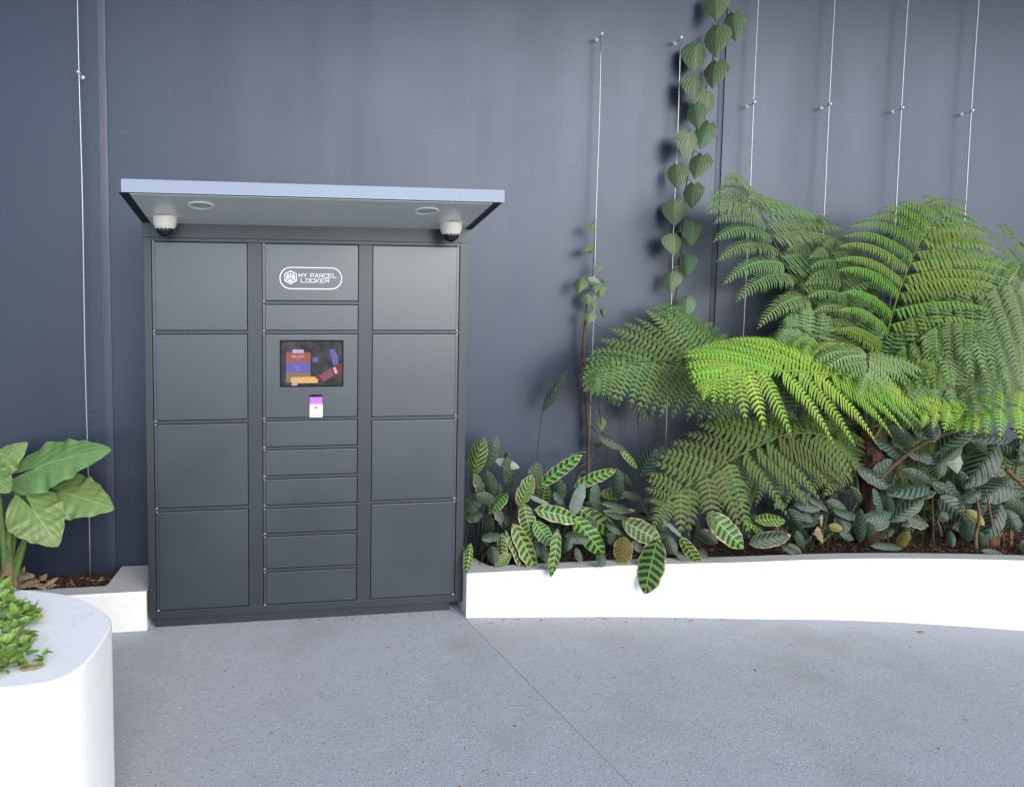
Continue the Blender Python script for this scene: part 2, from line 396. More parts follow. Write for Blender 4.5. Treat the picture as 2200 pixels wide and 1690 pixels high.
# ------------------------------------------------------------------ planters
def strip_planter(name, label, front, inner, ztop, zin, base, mats, thick_cap=.012, end_first=True, end_last=True):
    """masonry upstand: outer line, inner line (same count), top at ztop; outer face runs down to base(x,y)"""
    mb = MB(); n = len(front)
    fo, ft, fc, it, ib = [], [], [], [], []
    for (a, b) in zip(front, inner):
        a, b = V((a[0], a[1], 0)), V((b[0], b[1], 0)); d = (b-a).normalized()*thick_cap
        mb.m = 0
        fo.append(mb.vert((a.x, a.y, base(a.x, a.y))))
        ft.append(mb.vert((a.x, a.y, ztop-thick_cap)))
        p = a+d; fc.append(mb.vert((p.x, p.y, ztop)))
        it.append(mb.vert((b.x, b.y, ztop))); ib.append(mb.vert((b.x, b.y, zin)))
    for i in range(n-1):
        mb.m = 0; mb.face(fo[i], fo[i+1], ft[i+1], ft[i])
        mb.face(ft[i], ft[i+1], fc[i+1], fc[i])
        mb.m = 1; mb.face(fc[i], fc[i+1], it[i+1], it[i])
        mb.face(it[i], it[i+1], ib[i+1], ib[i])
    mb.m = 0
    if end_first: mb.face(fo[0], ft[0], fc[0], it[0], ib[0])
    if end_last: mb.face(fo[-1], ib[-1], it[-1], fc[-1], ft[-1])
    return mb
def catmull(pts, n):
    pts = [V(p) for p in pts]; k = len(pts)-1; out = []
    for i in range(n+1):
        s = min(i/n*k, k-1e-6); j = int(s); f = s-j
        p0, p1, p2, p3 = pts[max(j-1, 0)], pts[j], pts[j+1], pts[min(j+2, k)]
        out.append(.5*((2*p1)+(p2-p0)*f+(2*p0-5*p1+4*p2-p3)*f*f+(3*p1-p0-3*p2+p3)*f**3))
    return out
ZR = .186
rf = catmull([(1.705, -.070, 0), (2.18, -.071, 0), (2.82, -.080, 0), (3.34, -.112, 0), (3.77, -.126, 0), (4.17, -.156, 0), (4.56, -.208, 0), (5.01, -.288, 0), (5.6, -.43, 0), (6.3, -.66, 0), (7.4, -1.1, 0)], 60)
ri = []
for i, p in enumerate(rf):
    d = (rf[min(i+1, 60)]-rf[max(i-1, 0)]).normalized(); q = p+V((-d.y, d.x, 0))*.095
    ri.append(q)
ri[0] = V((1.80, .18, 0)); ri[1] = V((1.83, .09, 0)); ri[2] = V((1.865, .028, 0))
for k in range(3, 6): ri[k].x = max(ri[k].x, ri[2].x+.07*(k-2))
rp = thing('planter', 'long low white planter wall curving away to the right of the lockers', 'planter', (3.4, -.05, -.1))
mb = strip_planter('', '', rf, ri, ZR, .05, lambda x, y: gz(x, y)-.02, None, .010)
# end block beside the lockers
z0 = -.1
a = [(1.705, -.070), (1.80, .18), (1.80, .36), (1.705, .36)]
mb.m = 1; mb.face(mb.vert((a[0][0], a[0][1]+.010, ZR)), mb.vert((a[1][0], a[1][1], ZR)), mb.vert((a[2][0], a[2][1], ZR)), mb.vert((a[3][0], a[3][1], ZR)))
mb.m = 0; mb.face(mb.vert((1.705, -.070, z0)), mb.vert((1.705, -.070, ZR-.01)), mb.vert((1.705, -.06, ZR)), mb.vert((1.705, .36, ZR)), mb.vert((1.705, .36, z0)))
mb.m = 1; mb.face(mb.vert((1.80, .18, ZR)), mb.vert((1.80, .18, .05)), mb.vert((1.80, .36, .05)), mb.vert((1.80, .36, ZR)))
obj('planter_wall', mb, [M['white'], M['block']], rp, recalc=True)

ZL = .15
lp = thing('planter', 'low white planter wall left of the lockers with a grey top', 'planter', (-.5, .05, -.06))
lf = [(-4, -.012), (-1.5, -.006), (-.5, -.003), (-.24, -.001), (-.012, 0.0)]
li = [(-4, .092), (-1.5, .095), (-.5, .098), (-.235, .0985), (-.2325, .0987)]
mb = strip_planter('', '', lf[:4], li[:4], ZL, .03, lambda x, y: -.09, None, .008, True, False)
mb.m = 0
mb.face(mb.vert((-.24, -.001, -.09)), mb.vert((-.012, 0, -.09)), mb.vert((-.012, 0, ZL-.008)), mb.vert((-.24, -.001, ZL-.008)))
mb.face(mb.vert((-.24, -.001, ZL-.008)), mb.vert((-.012, 0, ZL-.008)), mb.vert((-.018, .008, ZL)), mb.vert((-.24, .007, ZL)))
mb.face(mb.vert((-.012, 0, -.09)), mb.vert((-.012, .36, -.09)), mb.vert((-.012, .36, ZL-.008)), mb.vert((-.012, 0, ZL-.008)))
mb.face(mb.vert((-.012, 0, ZL-.008)), mb.vert((-.012, .36, ZL-.008)), mb.vert((-.018, .36, ZL)), mb.vert((-.018, .008, ZL)))
mb.m = 1
mb.face(mb.vert((-.24, .007, ZL)), mb.vert((-.018, .008, ZL)), mb.vert((-.018, .36, ZL)), mb.vert((-.215, .36, ZL)), mb.vert((-.235, .0985, ZL)))
mb.face(mb.vert((-.235, .0985, ZL)), mb.vert((-.215, .36, ZL)), mb.vert((-.215, .36, .03)), mb.vert((-.235, .0985, .03)))
obj('planter_wall', mb, [M['white'], M['block']], lp, recalc=True)

ZF = .60
fp = thing('planter', 'tall white rounded planter in the near corner with trailing greenery on top', 'planter', (-.4, -1.25, -.06))
ofl = catmull([(-3.4, -.62, 0), (-1.4, -.78, 0), (-.62, -.88, 0), (-.3626, -.9266, 0), (-.1871, -.9806, 0), (-.0821, -1.029, 0), (.0209, -1.11, 0), (.089, -1.193, 0), (.121, -1.262, 0), (.1235, -1.345, 0), (.115, -1.45, 0), (.095, -1.535, 0), (.055, -1.59, 0), (-.02, -1.612, 0), (-.16, -1.615, 0), (-.6, -1.62, 0), (-1.4, -1.63, 0), (-3.4, -1.65, 0)], 90)
ins = []
for i, p in enumerate(ofl):
    d = (ofl[min(i+1, 90)]-ofl[max(i-1, 0)]).normalized(); ins.append(p)
cx_, cy_ = -.40, -1.28
inl = []
for p in ofl:                                       # inner edge of the coping: a smaller rounded end
    q = V((p.x, p.y, 0)); c = V((min(p.x, -.62), cy_, 0)) ; dd = q-c
    s = max(0.0, 1-.20/max(dd.length, .21)) if p.x < -.3 else max(0, 1-(.20+.20*min(1, (p.x+.3)/.4))/dd.length)
    inl.append(c+dd*s)
mb = strip_planter('', '', ofl, inl, ZF, ZF-.12, lambda x, y: -.08, None, .006)
obj('planter_wall', mb, [M['white'], M['cap']], fp, recalc=True, smooth=False)

def soil(name, poly, z, amp=.02):
    bm = bmesh.new(); vs = [bm.verts.new((x, y, z)) for x, y in poly]; f = bm.faces.new(vs)
    bmesh.ops.triangulate(bm, faces=bm.faces[:]); bmesh.ops.subdivide_edges(bm, edges=bm.edges[:], cuts=5, use_grid_fill=True)
    bmesh.ops.subdivide_edges(bm, edges=bm.edges[:], cuts=2, use_grid_fill=True)
    for v in bm.verts: v.co.z += amp*(mnoise.noise(v.co*9)+.5*mnoise.noise(v.co*31))
    mb = MB(); mb.bm(bm); o = obj(name, mb, M['soil'], recalc=True); o['kind'] = 'structure'; return o
soil('soil', [(p.x, p.y) for p in ri[::4]]+[(7.4, .369), (1.81, .369)], .135)
soil('soil', [(-4, .09), (-.24, .1), (-.217, .365), (-4, .365)], .105, .025)
soil('soil', [(p.x, p.y) for p in inl[::3]], ZF-.03, .012)

# ------------------------------------------------------------------ parcel lockers
LW, LH = 1.7027, 2.0
lk = thing('parcel_locker', 'dark slate parcel locker bank with screen and jutting flat roof', 'locker', (LW/2, .15, -.06))
XC = [(.037, .521), (.5945, 1.104), (1.178, 1.6585)]
ROW13 = [(1.523, 1.981), (1.0537, 1.507), (.592, 1.038), (.041, .5758)]
ROWM = [(1.6788, 1.981), (1.5231, 1.6626), (1.0578, 1.5068), (.9026, 1.0453), (.7465, .8893), (.5878, .7314), (.4325, .5727), (.2387, .4189), (.041, .2242)]
mb = MB(); bv = .0022
mb.box(0, .037, 0, .02, 0, 2.0, bv); mb.box(1.6585, LW, 0, .02, 0, 2.0, bv)
mb.box(.521, .5945, 0, .02, .041, 1.981, bv); mb.box(1.104, 1.178, 0, .02, .041, 1.981, bv)
mb.box(.037, 1.6585, 0, .02, 0, .041, bv); mb.box(.037, 1.6585, 0, .02, 1.981, 2.0, bv)
for ci, rows in ((0, ROW13), (1, ROWM), (2, ROW13)):
    for i in range(len(rows)-1): mb.box(XC[ci][0], XC[ci][1], .0005, .02, rows[i+1][1], rows[i][0], bv)
obj('frame', mb, M['frame'], lk)
mb = MB(); mb.box(.002, LW-.002, .0205, YW-.004, .002, 2.06, .001, 1); obj('carcass', mb, M['frame'], lk)
mb = MB(); mb.box(.027, 1.635, .03, .33, -.075, .002); obj('plinth', mb, M['frame'], lk)
mb = MB(); mb.box(-.006, 1.708, -.003, .02, 2.0005, 2.0735, .0015); obj('header', mb, M['frame'], lk)
def door(x0, x1, z0, z1, hinge, name='door'):
    g = .0038; mb = MB(); x0 += g; x1 -= g; z0 += g; z1 -= g; s = .014
    if hinge == 'L':
        mb.box(x0, x0+s-.0012, .0040, .018, z0, z1, .0014); mb.box(x0+s, x1, .0015, .018, z0, z1, .0022); hx = x0+.007
    else:
        mb.box(x1-s+.0012, x1, .0040, .018, z0, z1, .0014); mb.box(x0, x1-s, .0015, .018, z0, z1, .0022); hx = x1-.007
    d = obj(name, mb, M['door'], lk)
    mb = MB(); mb.box(hx-.0055, hx+.0055, .001, .012, z0-g+.0002, z0-.0006, .0008, 1); obj('corner_block', mb, M['fitting'], d)  # small bright block in the gap at each hinge corner
    mb = MB(); mb.box(hx-.004, hx+.004, .001, .012, z1+.0006, z1+g-.0002, .0008, 1); obj('corner_block', mb, M['fitting'], d)
    return d
for ci, rows, h in ((0, ROW13, 'L'), (1, ROWM, 'L'), (2, ROW13, 'R')):
    for i, (z0, z1) in enumerate(rows):
        nm = 'door'
        if ci == 1 and i == 0: nm = 'sign_panel'
        if ci == 1 and i == 2: nm = 'control_panel'
        door(*XC[ci], z0, z1, h, nm)
# black sheets standing in for the shade inside the door gaps
mb = MB()
for x0, x1 in XC: mb.quad((x0, .0198, .041), (x1, .0198, .041), (x1, .0198, 1.981), (x0, .0198, 1.981))
obj('gap_shade', mb, M['black'], lk)
# roof: shallow tray rising to the front
RX0, RX1, RY = -.004, 1.722, -.5
def ztop_soff(y): return 2.0738+(-y)*.1505
mb = MB()
def prism(mb, x0, x1, pts):
    a = [mb.vert((x0, y, z)) for y, z in pts]; b = [mb.vert((x1, y, z)) for y, z in pts]; n = len(pts)
    mb.face(*a[::-1]); mb.face(*b)
    for i in range(n): mb.face(a[i], a[(i+1) % n], b[(i+1) % n], b[i])
prism(mb, RX0, RX1, [(RY, 2.149), (.0, 2.0738), (YW-.006, 2.0738), (YW-.006, 2.12), (RY, 2.203)])
obj('roof', mb, M['frame'], lk, recalc=True)
mb = MB(); mb.box(.009, 1.729, RY-.006, RY-.0005, 2.149, 2.206, .0015); fa = obj('fascia', mb, M['fascia'], lk)
mb = MB(); prism(mb, RX0+.045, RX1-.045, [(RY+.012, ztop_soff(RY+.012)-.003), (-.004, ztop_soff(-.004)-.003), (-.004, ztop_soff(-.004)-.0005), (RY+.012, ztop_soff(RY+.012)-.0005)])
obj('soffit_panel', mb, M['soffit'], lk, recalc=True)
# sign: pill outline, box emblem, lettering
PY = .0008
mb = MB(); cxp, czp, hwp, r = .8515, 1.8007, .1625, .0555
pts = []
for k in range(25): a = math.pi/2-math.pi*k/24; pts.append((cxp+hwp-r+r*math.cos(a), czp+r*math.sin(a)))
for k in range(25): a = -math.pi/2-math.pi*k/24; pts.append((cxp-hwp+r+r*math.cos(a), czp+r*math.sin(a)))
pts.append(pts[0]); st = .0050
for i in range(len(pts)-1):
    a, b = V(pts[i]), V(pts[i+1])
    def off(p, s):
        q = V((max(min(p.x, cxp+hwp-r), cxp-hwp+r), czp)); d = (p-q).normalized(); return p+d*s
    c = [off(a, st/2), off(a, -st/2), off(b, -st/2), off(b, st/2)]
    mb.quad(*[V((p.x, PY, p.y)) for p in c])
obj('sign_outline', mb, M['print'], lk, recalc=True)
GL = {'M': [[(0, 0), (0, 1), (.5, .38), (1, 1), (1, 0)]], 'Y': [[(0, 1), (.5, .48), (1, 1)], [(.5, .48), (.5, 0)]],
      'P': [[(0, 0), (0, 1), (1, 1), (1, .4), (0, .4)]], 'A': [[(0, 0), (.5, 1), (1, 0)], [(.24, .32), (.76, .32)]],
      'R': [[(0, 0), (0, 1), (1, 1), (1, .42), (0, .42)], [(.5, .42), (1, 0)]], 'C': [[(1, .74), (1, 1), (0, 1), (0, 0), (1, 0), (1, .26)]],
      'E': [[(1, 1), (0, 1), (0, 0), (1, 0)], [(0, .5), (.85, .5)]], 'L': [[(0, 1), (0, 0), (1, 0)]], 'O': [[(0, 0), (0, 1), (1, 1), (1, 0), (0, 0)]],
      'K': [[(0, 0), (0, 1)], [(1, 1), (.3, .5), (1, 0)], [(0, .5), (.3, .5)]], 'T': [[(0, 1), (1, 1)], [(.5, 1), (.5, 0)]]}
def text(mb, s, x0, x1, z0, z1, wd, y, gap=.28):
    adv = sum(1.0 if ch != ' ' else .35 for ch in s)+gap*(len(s)-1); u = (x1-x0)/adv; x = x0
    for ch in s:
        if ch != ' ':
            for stroke in GL[ch]: mb.ribbon([(x+p[0]*u, z0+p[1]*(z1-z0)) for p in stroke], wd, y)
            x += u*(1+gap)
        else: x += u*(.35+gap)
def wx(px, py): p = P2(px, py, PY); return p.x, p.z
mb = MB(); a = wx(642.5, 595.6); b = wx(722.5, 588.6); text(mb, 'MY PARCEL', a[0], b[0], a[1], b[1], .0029, PY, .42)
a = wx(647, 606.4); b = wx(706.5, 599.6); text(mb, 'LOCKER', a[0], b[0], a[1], b[1], .0029, PY, .42)
obj('lettering', mb, M['print'], lk)
mb = MB(); c = wx(624.3, 595.6); hw, hh = .0305, .0345
def hx(p): return (c[0]+p[0]*hw, c[1]+p[1]*hh)
hexa = [(0, 1), (1, .52), (1, -.52), (0, -1), (-1, -.52), (-1, .52), (0, 1)]
mb.ribbon([hx(p) for p in hexa], .0040, PY); mb.ribbon([hx((0, 1)), hx((0, 0))], .0036, PY)
mb.ribbon([hx((-1, -.52)), hx((0, 0)), hx((1, -.52))], .0036, PY)
for s in (-1, 1):
    q = [hx((s*.76, .36)), hx((s*.5, .24)), hx((s*.2, .58)), hx((s*.2, .06)), hx((s*.76, -.28))]
    mb.face(*[mb.vert((p[0], PY-.0007, p[1])) for p in (q if s < 0 else q[::-1])])
    q = [hx((s*.68, .50)), hx((s*.30, .70)), hx((s*.5, .36))]
    mb.face(*[mb.vert((p[0], PY-.0007, p[1])) for p in q])
q = [hx((0, -.28)), hx((.58, -.53)), hx((0, -.80)), hx((-.58, -.53))]; mb.face(*[mb.vert((p[0], PY-.0007, p[1])) for p in q])
obj('box_emblem', mb, M['print'], lk)
# screen
sx0, sx1, sz0, sz1 = .6876, 1.0253, 1.2249, 1.4745
mb = MB(); bz = .0075
mb.box(sx0, sx1, -.002, .006, sz1-bz, sz1, .0008, 1); mb.box(sx0, sx1, -.002, .006, sz0, sz0+bz, .0008, 1)
mb.box(sx0, sx0+bz, -.002, .006, sz0+bz, sz1-bz, .0008, 1); mb.box(sx1-bz, sx1, -.002, .006, sz0+bz, sz1-bz, .0008, 1)
scr = obj('screen', mb, M['black'], lk)
mb = MB(); mb.quad((sx0+bz, .0008, sz0+bz), (sx1-bz, .0008, sz0+bz), (sx1-bz, .0008, sz1-bz), (sx0+bz, .0008, sz1-bz)); obj('display', mb, M['screen'], scr)
zs = 170/1503
def spx(x, y): p = P2(590+x*zs, 720+y*zs, .0005); return V((p.x, 0, p.z))
def sheet(name, pts, mat, lay):
    mb = MB(); mb.face(*[mb.vert((*(spx(*p)+V((0, .0006-lay*.0002, 0))),)) for p in pts[::-1]]); return obj(name, mb, mat, scr)
sheet('orange_tile', [(218, 322), (680, 322), (680, 512), (218, 512)], M['scr_or'], 0)
sheet('purple_tile', [(218, 513), (680, 513), (680, 706), (218, 706)], M['skyl'], 0)
sheet('tan_tile', [(218, 707), (680, 707), (680, 900), (218, 900)], M['scr_tan'], 0)
sheet('badge', [(350, 272), (545, 272), (556, 288), (556, 322), (545, 338), (350, 338), (339, 322), (339, 288)], M['scr_txt'], 1)
sheet('gold_bar', [(320, 800), (760, 785), (830, 850), (810, 905), (330, 912), (300, 860)], M['scr_gold'], 2)
sheet('maroon_wrapper', [(770, 785), (1180, 560), (1284, 520), (1284, 715), (925, 890)], M['scr_red'], 2)
sheet('wrapper_tag', [(1105, 618), (1160, 602), (1200, 715), (1150, 735)], M['scr_txt'], 3)
sheet('small_tag', [(725, 425), (830, 425), (830, 500), (725, 508)], M['skyl'], 1)
sheet('blue_figure', [(1060, 265), (1145, 262), (1160, 320), (1215, 430), (1200, 560), (1110, 570), (1075, 400), (1050, 330)], M['skyl'], 1)
sheet('foot_badge', [(330, 918), (430, 918), (440, 936), (425, 954), (325, 952), (312, 936)], M['scr_txt'], 3)
mb = MB(); a = spx(330, 420); b = spx(565, 385); text(mb, 'COLLECT', a.x, b.x, a.z, b.z, .0022, .0001, .4)
for i, (x0, x1, yy) in enumerate(((410, 490, 460), (370, 520, 600), (410, 480, 655))):
    p, q = spx(x0, yy), spx(x1, yy); mb.ribbon([(p.x, p.z), (q.x, q.z)], .0012, .0001)
for k in range(6):
    p, q = spx(860+k*14, 780+k*17), spx(1070+k*8, 640+k*22); mb.ribbon([(p.x, p.z), (q.x, q.z)], .0009, -.0002)
obj('screen_lettering', mb, M['scr_txt'], scr)
# leaflet holder under the screen
mb = MB(); mb.box(.8449, .9121, -.004, .0014, 1.110, 1.181, .001, 1); ho = obj('leaflet_holder', mb, M['purple'], lk)
mb = MB(); mb.box(.8455, .9115, -.014, -.0042, 1.1735, 1.1825, .001, 1); obj('holder_lip', mb, M['black'], ho)
mb = MB(); mb.box(.8440, .9130, -.009, .0013, 1.0620, 1.1314, .0015, 1); cf = obj('card_front', mb, M['card'], ho)
mb = MB(); mb.face(mb.vert((.8645, -.0096, 1.1075)), mb.vert((.8925, -.0096, 1.1075)), mb.vert((.8785, -.0096, 1.1225))); obj('red_triangle', mb, M['red'], ho)
mb = MB()
for k in range(9):
    x = .861+rnd.random()*.032; z = 1.0665+rnd.random()*.022; mb.ribbon([(x, z), (x+.002+rnd.random()*.006, z)], .0022, -.0096)
obj('small_print', mb, M['frame'], ho)
mb = MB(); mb.ribbon([(.861, 1.0705), (.899, 1.0705)], .0022, -.0099); obj('red_line', mb, M['red'], ho)

# dome cameras under the roof
def dome_cam(x, label):
    y = -.115; zs_ = ztop_soff(y)-.003; c = thing('dome_camera', label, 'security camera', (x, y, zs_), 'dome cameras under the locker roof')
    mb = MB(); mb.lathe((x, y, zs_), [(.0575, .006), (.0575, -.018), (.0565, -.026), (.053, -.040), (.0455, -.053), (.043, -.0555), (.038, -.0555)], 40); obj('housing', mb, M['camwhite'], c, smooth=True)
    mb = MB(); mb.lathe((x, y, zs_-.052), [(.0425*math.cos(a), -.0425*math.sin(a)) for a in [math.pi/2*k/10*.99 for k in range(11)]], 40); obj('dome', mb, M['dome'], c, smooth=True)
    mb = MB()
    for k in (-1, 0, 1):
        a = -math.pi/2+k*.45; p = V((x+.0395*math.cos(a), y+.0395*math.sin(a), zs_-.0595)); mb.lathe(p, [(.0001, -.003), (.003, -.002), (.0042, 0), (.003, .002), (.0001, .003)], 8)
    obj('sensor_light', mb, M['fitting'], c, smooth=True)
    mb = MB(); mb.lathe((x+.002, y-.0568, zs_-.024), [(.0001, -.002), (.0016, 0), (.0001, .002)], 8); obj('screw', mb, M['seal'], c)
dome_cam(.127, 'white dome camera under the roof above the left column of doors')
dome_cam(1.575, 'white dome camera under the roof above the right column of doors')
sl = math.atan(.1505); nax = V((0, -math.sin(sl), -math.cos(sl))).normalized()
for x, lab in ((.327, 'round unlit downlight in the soffit near the left dome camera'), (1.393, 'round unlit downlight in the soffit near the right dome camera')):
    y = -.345; c = V((x, y, ztop_soff(y)-.0032)); d = thing('downlight', lab, 'light fitting', c, 'downlights in the locker roof')
    mb = MB(); mb.lathe(c, [(.062, 0), (.061, .004), (.056, .006), (.046, .004), (.045, .0005)], 40, nax); obj('trim_ring', mb, M['ring'], d, smooth=True)
    mb = MB(); mb.lathe(c, [(.0001, .0012), (.045, .0012)], 40, nax); obj('lens', mb, M['lens'], d, smooth=True)

# ------------------------------------------------------------------ climbing cables
YC = YW-.062
def cable(px0, py0, px1, py1, clamps, label, top_end=False):
    a = P2(px0, py0, YC); b = P2(px1, py1, YC); x = (a.x+b.x)/2
    zt = a.z if top_end else 4.6
    c = thing('steel_cable', label, 'cable', (x, YC, .12), 'climbing cables on the wall')
    mb = MB(); n = 24
    mb.tube([(x+.002*math.sin(i*.7), YC, .12+(zt-.12)*i/n) for i in range(n+1)], .0034, 6); obj('wire', mb, M['steel'], c, smooth=True)
    for (cx0, cy0) in clamps:
        p = P2(cx0, cy0, YC); z = p.z
        mb = MB(); mb.tube([(x-.004, YC-.014, z+.010), (x-.001, YC-.004, z+.001), (x, YC+.004, z-.001)], .0085, 8); mb.tube([(x, YC, z), (x, YC+.03, z-.002), (x, YW+.002, z-.002)], .0036, 8)
        mb.lathe((x, YW-.0005, z-.002), [(.0001, .006), (.010, .006), (.0125, 0)], 12, V((0, -1, 0))); obj('clamp', mb, M['fitting'], c, smooth=True)
cable(166, 0, 190, 1026, [(168.5, 158)], 'thin steel climbing cable left of the lockers above the big green leaves')
cable(1293, 75, 1267.8, 888, [(1293, 76)], 'steel climbing cable carrying the sparse vine beside the lockers', True)
cable(1463.3, 82.5, 1433, 876, [(1463, 84)], 'steel climbing cable beside the long heart leaf vine', True)
cable(1628.8, 0, 1598, 715, [(1617, 222)], 'bare steel climbing cable just right of the heart leaf vine')
cable(1792.8, 0, 1771.3, 440, [(1780, 226)], 'bare steel climbing cable third from the right')
cable(1950.7, 0, 1925.3, 429.5, [(1935, 234)], 'bare steel climbing cable second from the right')
cable(2102.6, 0, 2073.8, 440, [(2084, 240)], 'bare steel climbing cable farthest right along the wall')

# ------------------------------------------------------------------ leaves
def bez(a, b, c, t): return a*(1-t)**2+b*(2*t*(1-t))+c*t*t
def prof_oblong(u): return max(.02, (1-abs(2*u-1.0)**2.6))**.75*(1-.10*u)
def prof_lance(u): return max(.015, math.sin(math.pi*min(1, u**.85)))**.85
def prof_heart(u):
    if u < 0: return .40+.60*math.sqrt(max(0, 1-((-u)/.17)**2))*.0+0
    return 0
def leaf_mesh(mb, b, t, hw, n, shape='oblong', bow=.08, fold=.18, ruffle=.0, curl=.0, seed=0, nu=14, nv=3, lobe=.22):
    """blade from stalk point b to tip t; hw = half width in metres; n = way the upper face looks"""
    b, t, n = V(b), V(t), V(n).normalized(); Lg = (t-b).length; ax = (t-b).normalized(); n = (n-ax*n.dot(ax)).normalized()
    ctrl = (b+t)/2+n*(bow*Lg); r = random.Random(seed); ph = r.random()*6; us = []
    heart = shape in ('heart', 'ear')
    if heart: us = [-lobe*k/4 for k in (4, 3, 2, 1)]+[k/nu for k in range(nu+1)]
    else: us = [k/nu for k in range(nu+1)]
    def half(u):
        if shape == 'oblong': return prof_oblong(u)
        if shape == 'lance': return prof_lance(u)
        if shape == 'ovate': return max(.02, math.sin(math.pi*u**.7))**.8
        k = (u+lobe)/(1+lobe)                               # heart / ear
        m = .34 if shape == 'heart' else .40
        if k >= 1: return .003
        if k < m: return math.sin(math.pi/2*max(0, k/m))**.62
        q = (1-k)/(1-m); return (q**.82)*(1+.42*(1-q)*q*2) if shape == 'heart' else (q**.66)*(1+.30*(1-q)*q*2)
    rows = []
    for u in us:
        c = bez(b, ctrl, t, u) if u >= 0 else b+(bez(b, ctrl, t, .05)-b).normalized()*(u*Lg)
        tg = (bez(b, ctrl, t, min(1, u+.02))-bez(b, ctrl, t, max(0, u-.02))).normalized() if u >= 0 else (bez(b, ctrl, t, .05)-b).normalized()
        nn = (n-tg*n.dot(tg)).normalized(); sd = tg.cross(nn); h = half(u)*hw; row = []
        notch = 0
        if u < 0: notch = (abs(u)/lobe)**1.3*hw*(.34 if shape == 'heart' else .14); h = max(h, notch*1.02)
        cols = [-1+j/nv for j in range(nv)]+([0] if u >= 0 else [-.0001, .0001])+[(j+1)/nv for j in range(nv)]
        for v in cols:
            s = (1 if v > 0 else -1); lat = s*(notch+abs(v)*(h-notch)) if u < 0 else v*h
            av = abs(lat)/max(hw, 1e-5)
            dz = -fold*abs(lat)-curl*lat*lat/max(hw, 1e-5)
            dz += ruffle*hw*av*av*math.sin(u*17+ph+(2 if s > 0 else 0))+ruffle*.5*hw*av*math.sin(u*31+ph*2)
            lw = 1+ruffle*.35*math.sin(u*23+ph+s)*(abs(v) > .9)
            if u < 0: dz -= abs(u)*Lg*(.12 if shape == 'heart' else .02)
            uu = max(0, min(1, (u+lobe)/(1+lobe) if heart else u)); vv = .5+.5*(lat/max(h, 1e-5))
            row.append(mb.vert(c+sd*(lat*lw)+nn*dz, (uu, vv)))
        rows.append((u, row))
    for (u0, r0), (u1, r1) in zip(rows[:-1], rows[1:]):
        if u0 < 0 and u1 < 0:
            k = nv+1
            for j in list(range(nv))+list(range(k, k+nv)): mb.face(r0[j], r0[j+1], r1[j+1], r1[j])
        elif u0 < 0:
            k = nv+1
            for j in range(nv): mb.face(r0[j], r0[j+1], r1[j+1], r1[j])
            for j in range(nv): mb.face(r0[k+j], r0[k+j+1], r1[nv+j+1], r1[nv+j])
        else:
            for j in range(2*nv): mb.face(r0[j], r0[j+1], r1[j+1], r1[j])
def facing(p, up=.35, jit=.25, r=rnd): return (CAM-p).normalized()+V((r.uniform(-jit, jit)+.1, 0, up+r.uniform(-jit, jit)))
def leaf(parent, mat, b, t, wpx, shape='oblong', stalk=None, stalk_r=.0026, stalk_mat='darkstem', up=.35, jit=.6, **kw):
    pb, pt = P2(*b), P2(*t); hw = wpx*mpp((pb+pt)/2)/2; mb = MB()
    leaf_mesh(mb, pb, pt, hw, facing((pb+pt)/2, up, jit), shape, seed=rnd.random(), **kw)
    o = obj('leaf', mb, M[mat], parent, origin=pb, smooth=True)
    if stalk:
        pts = [pb]+[V(s) for s in stalk]; mb = MB(); mb.tube(catmull(pts, 8), stalk_r, 5); obj('stalk', mb, M[stalk_mat], o, origin=pb, smooth=True)
    return o
def rowY(px, py):
    """how far from the wall a leaf in the long planter hangs, by its height"""
    k = max(0, min(1, (py-930)/290)); front = -.06 if px < 1450 else -.06-.05*(px-1450)/440 if px < 1890 else -.11-.13*(px-1890)/310
    return .23*(1-k)+(front+.02)*k
def clump(name, label, cat, loc, specs, shape='oblong', fill=None, **kw):
    c = thing(name, label, cat, loc)
    if fill:                                             # further leaves added behind the front ones to fill and darken the gaps
        n, x0, x1, y0, y1, m = fill; specs = list(specs)
        for k in range(n):
            x, y, a = rnd.uniform(x0, x1), rnd.uniform(y0, y1), rnd.uniform(0, 6.28); l = rnd.uniform(34, 62)
            specs.append((m, x-l/2*math.cos(a), y+l/2*abs(math.sin(a)), x+l/2*math.cos(a), y-l/2*abs(math.sin(a))+rnd.uniform(-8, 25), l*rnd.uniform(.38, .52), dict(yb=rnd.uniform(.12, .31))))
    for s in specs:
        mat, bx, by, tx, ty, wp = s[:6]; ex = s[6] if len(s) > 6 else {}
        tx, ty, wp = tx+(tx-bx)*.08, ty+(ty-by)*.08, wp*1.14
        ex = dict(kw, **ex); yb = ex.pop('yb', rowY(bx, by)+rnd.uniform(-.02, .03)); dy = ex.pop('dy', rnd.uniform(-.06, .0)); ns = ex.pop('nostalk', False)
        b = P2(bx, by, yb); sx = b.x+rnd.uniform(-.08, .08); sy = min(.3, max(.06, yb+rnd.uniform(.02, .15)))
        st = None if ns or b.z < .2 else [V(((b.x*.6+sx*.4), (yb+sy)/2+.01, b.z*.55+.07)), V((sx, sy, .12))]
        leaf(c, mat, (bx, by, yb), (tx, ty, yb+dy), wp, ex.pop('shape', shape), stalk=st, **ex)
    return c
Z, C_, CL, OL, BK = 'zebra', 'feather', 'featherlime', 'olive', 'back'
rz = dict(ruffle=.10, fold=.12, bow=.10)
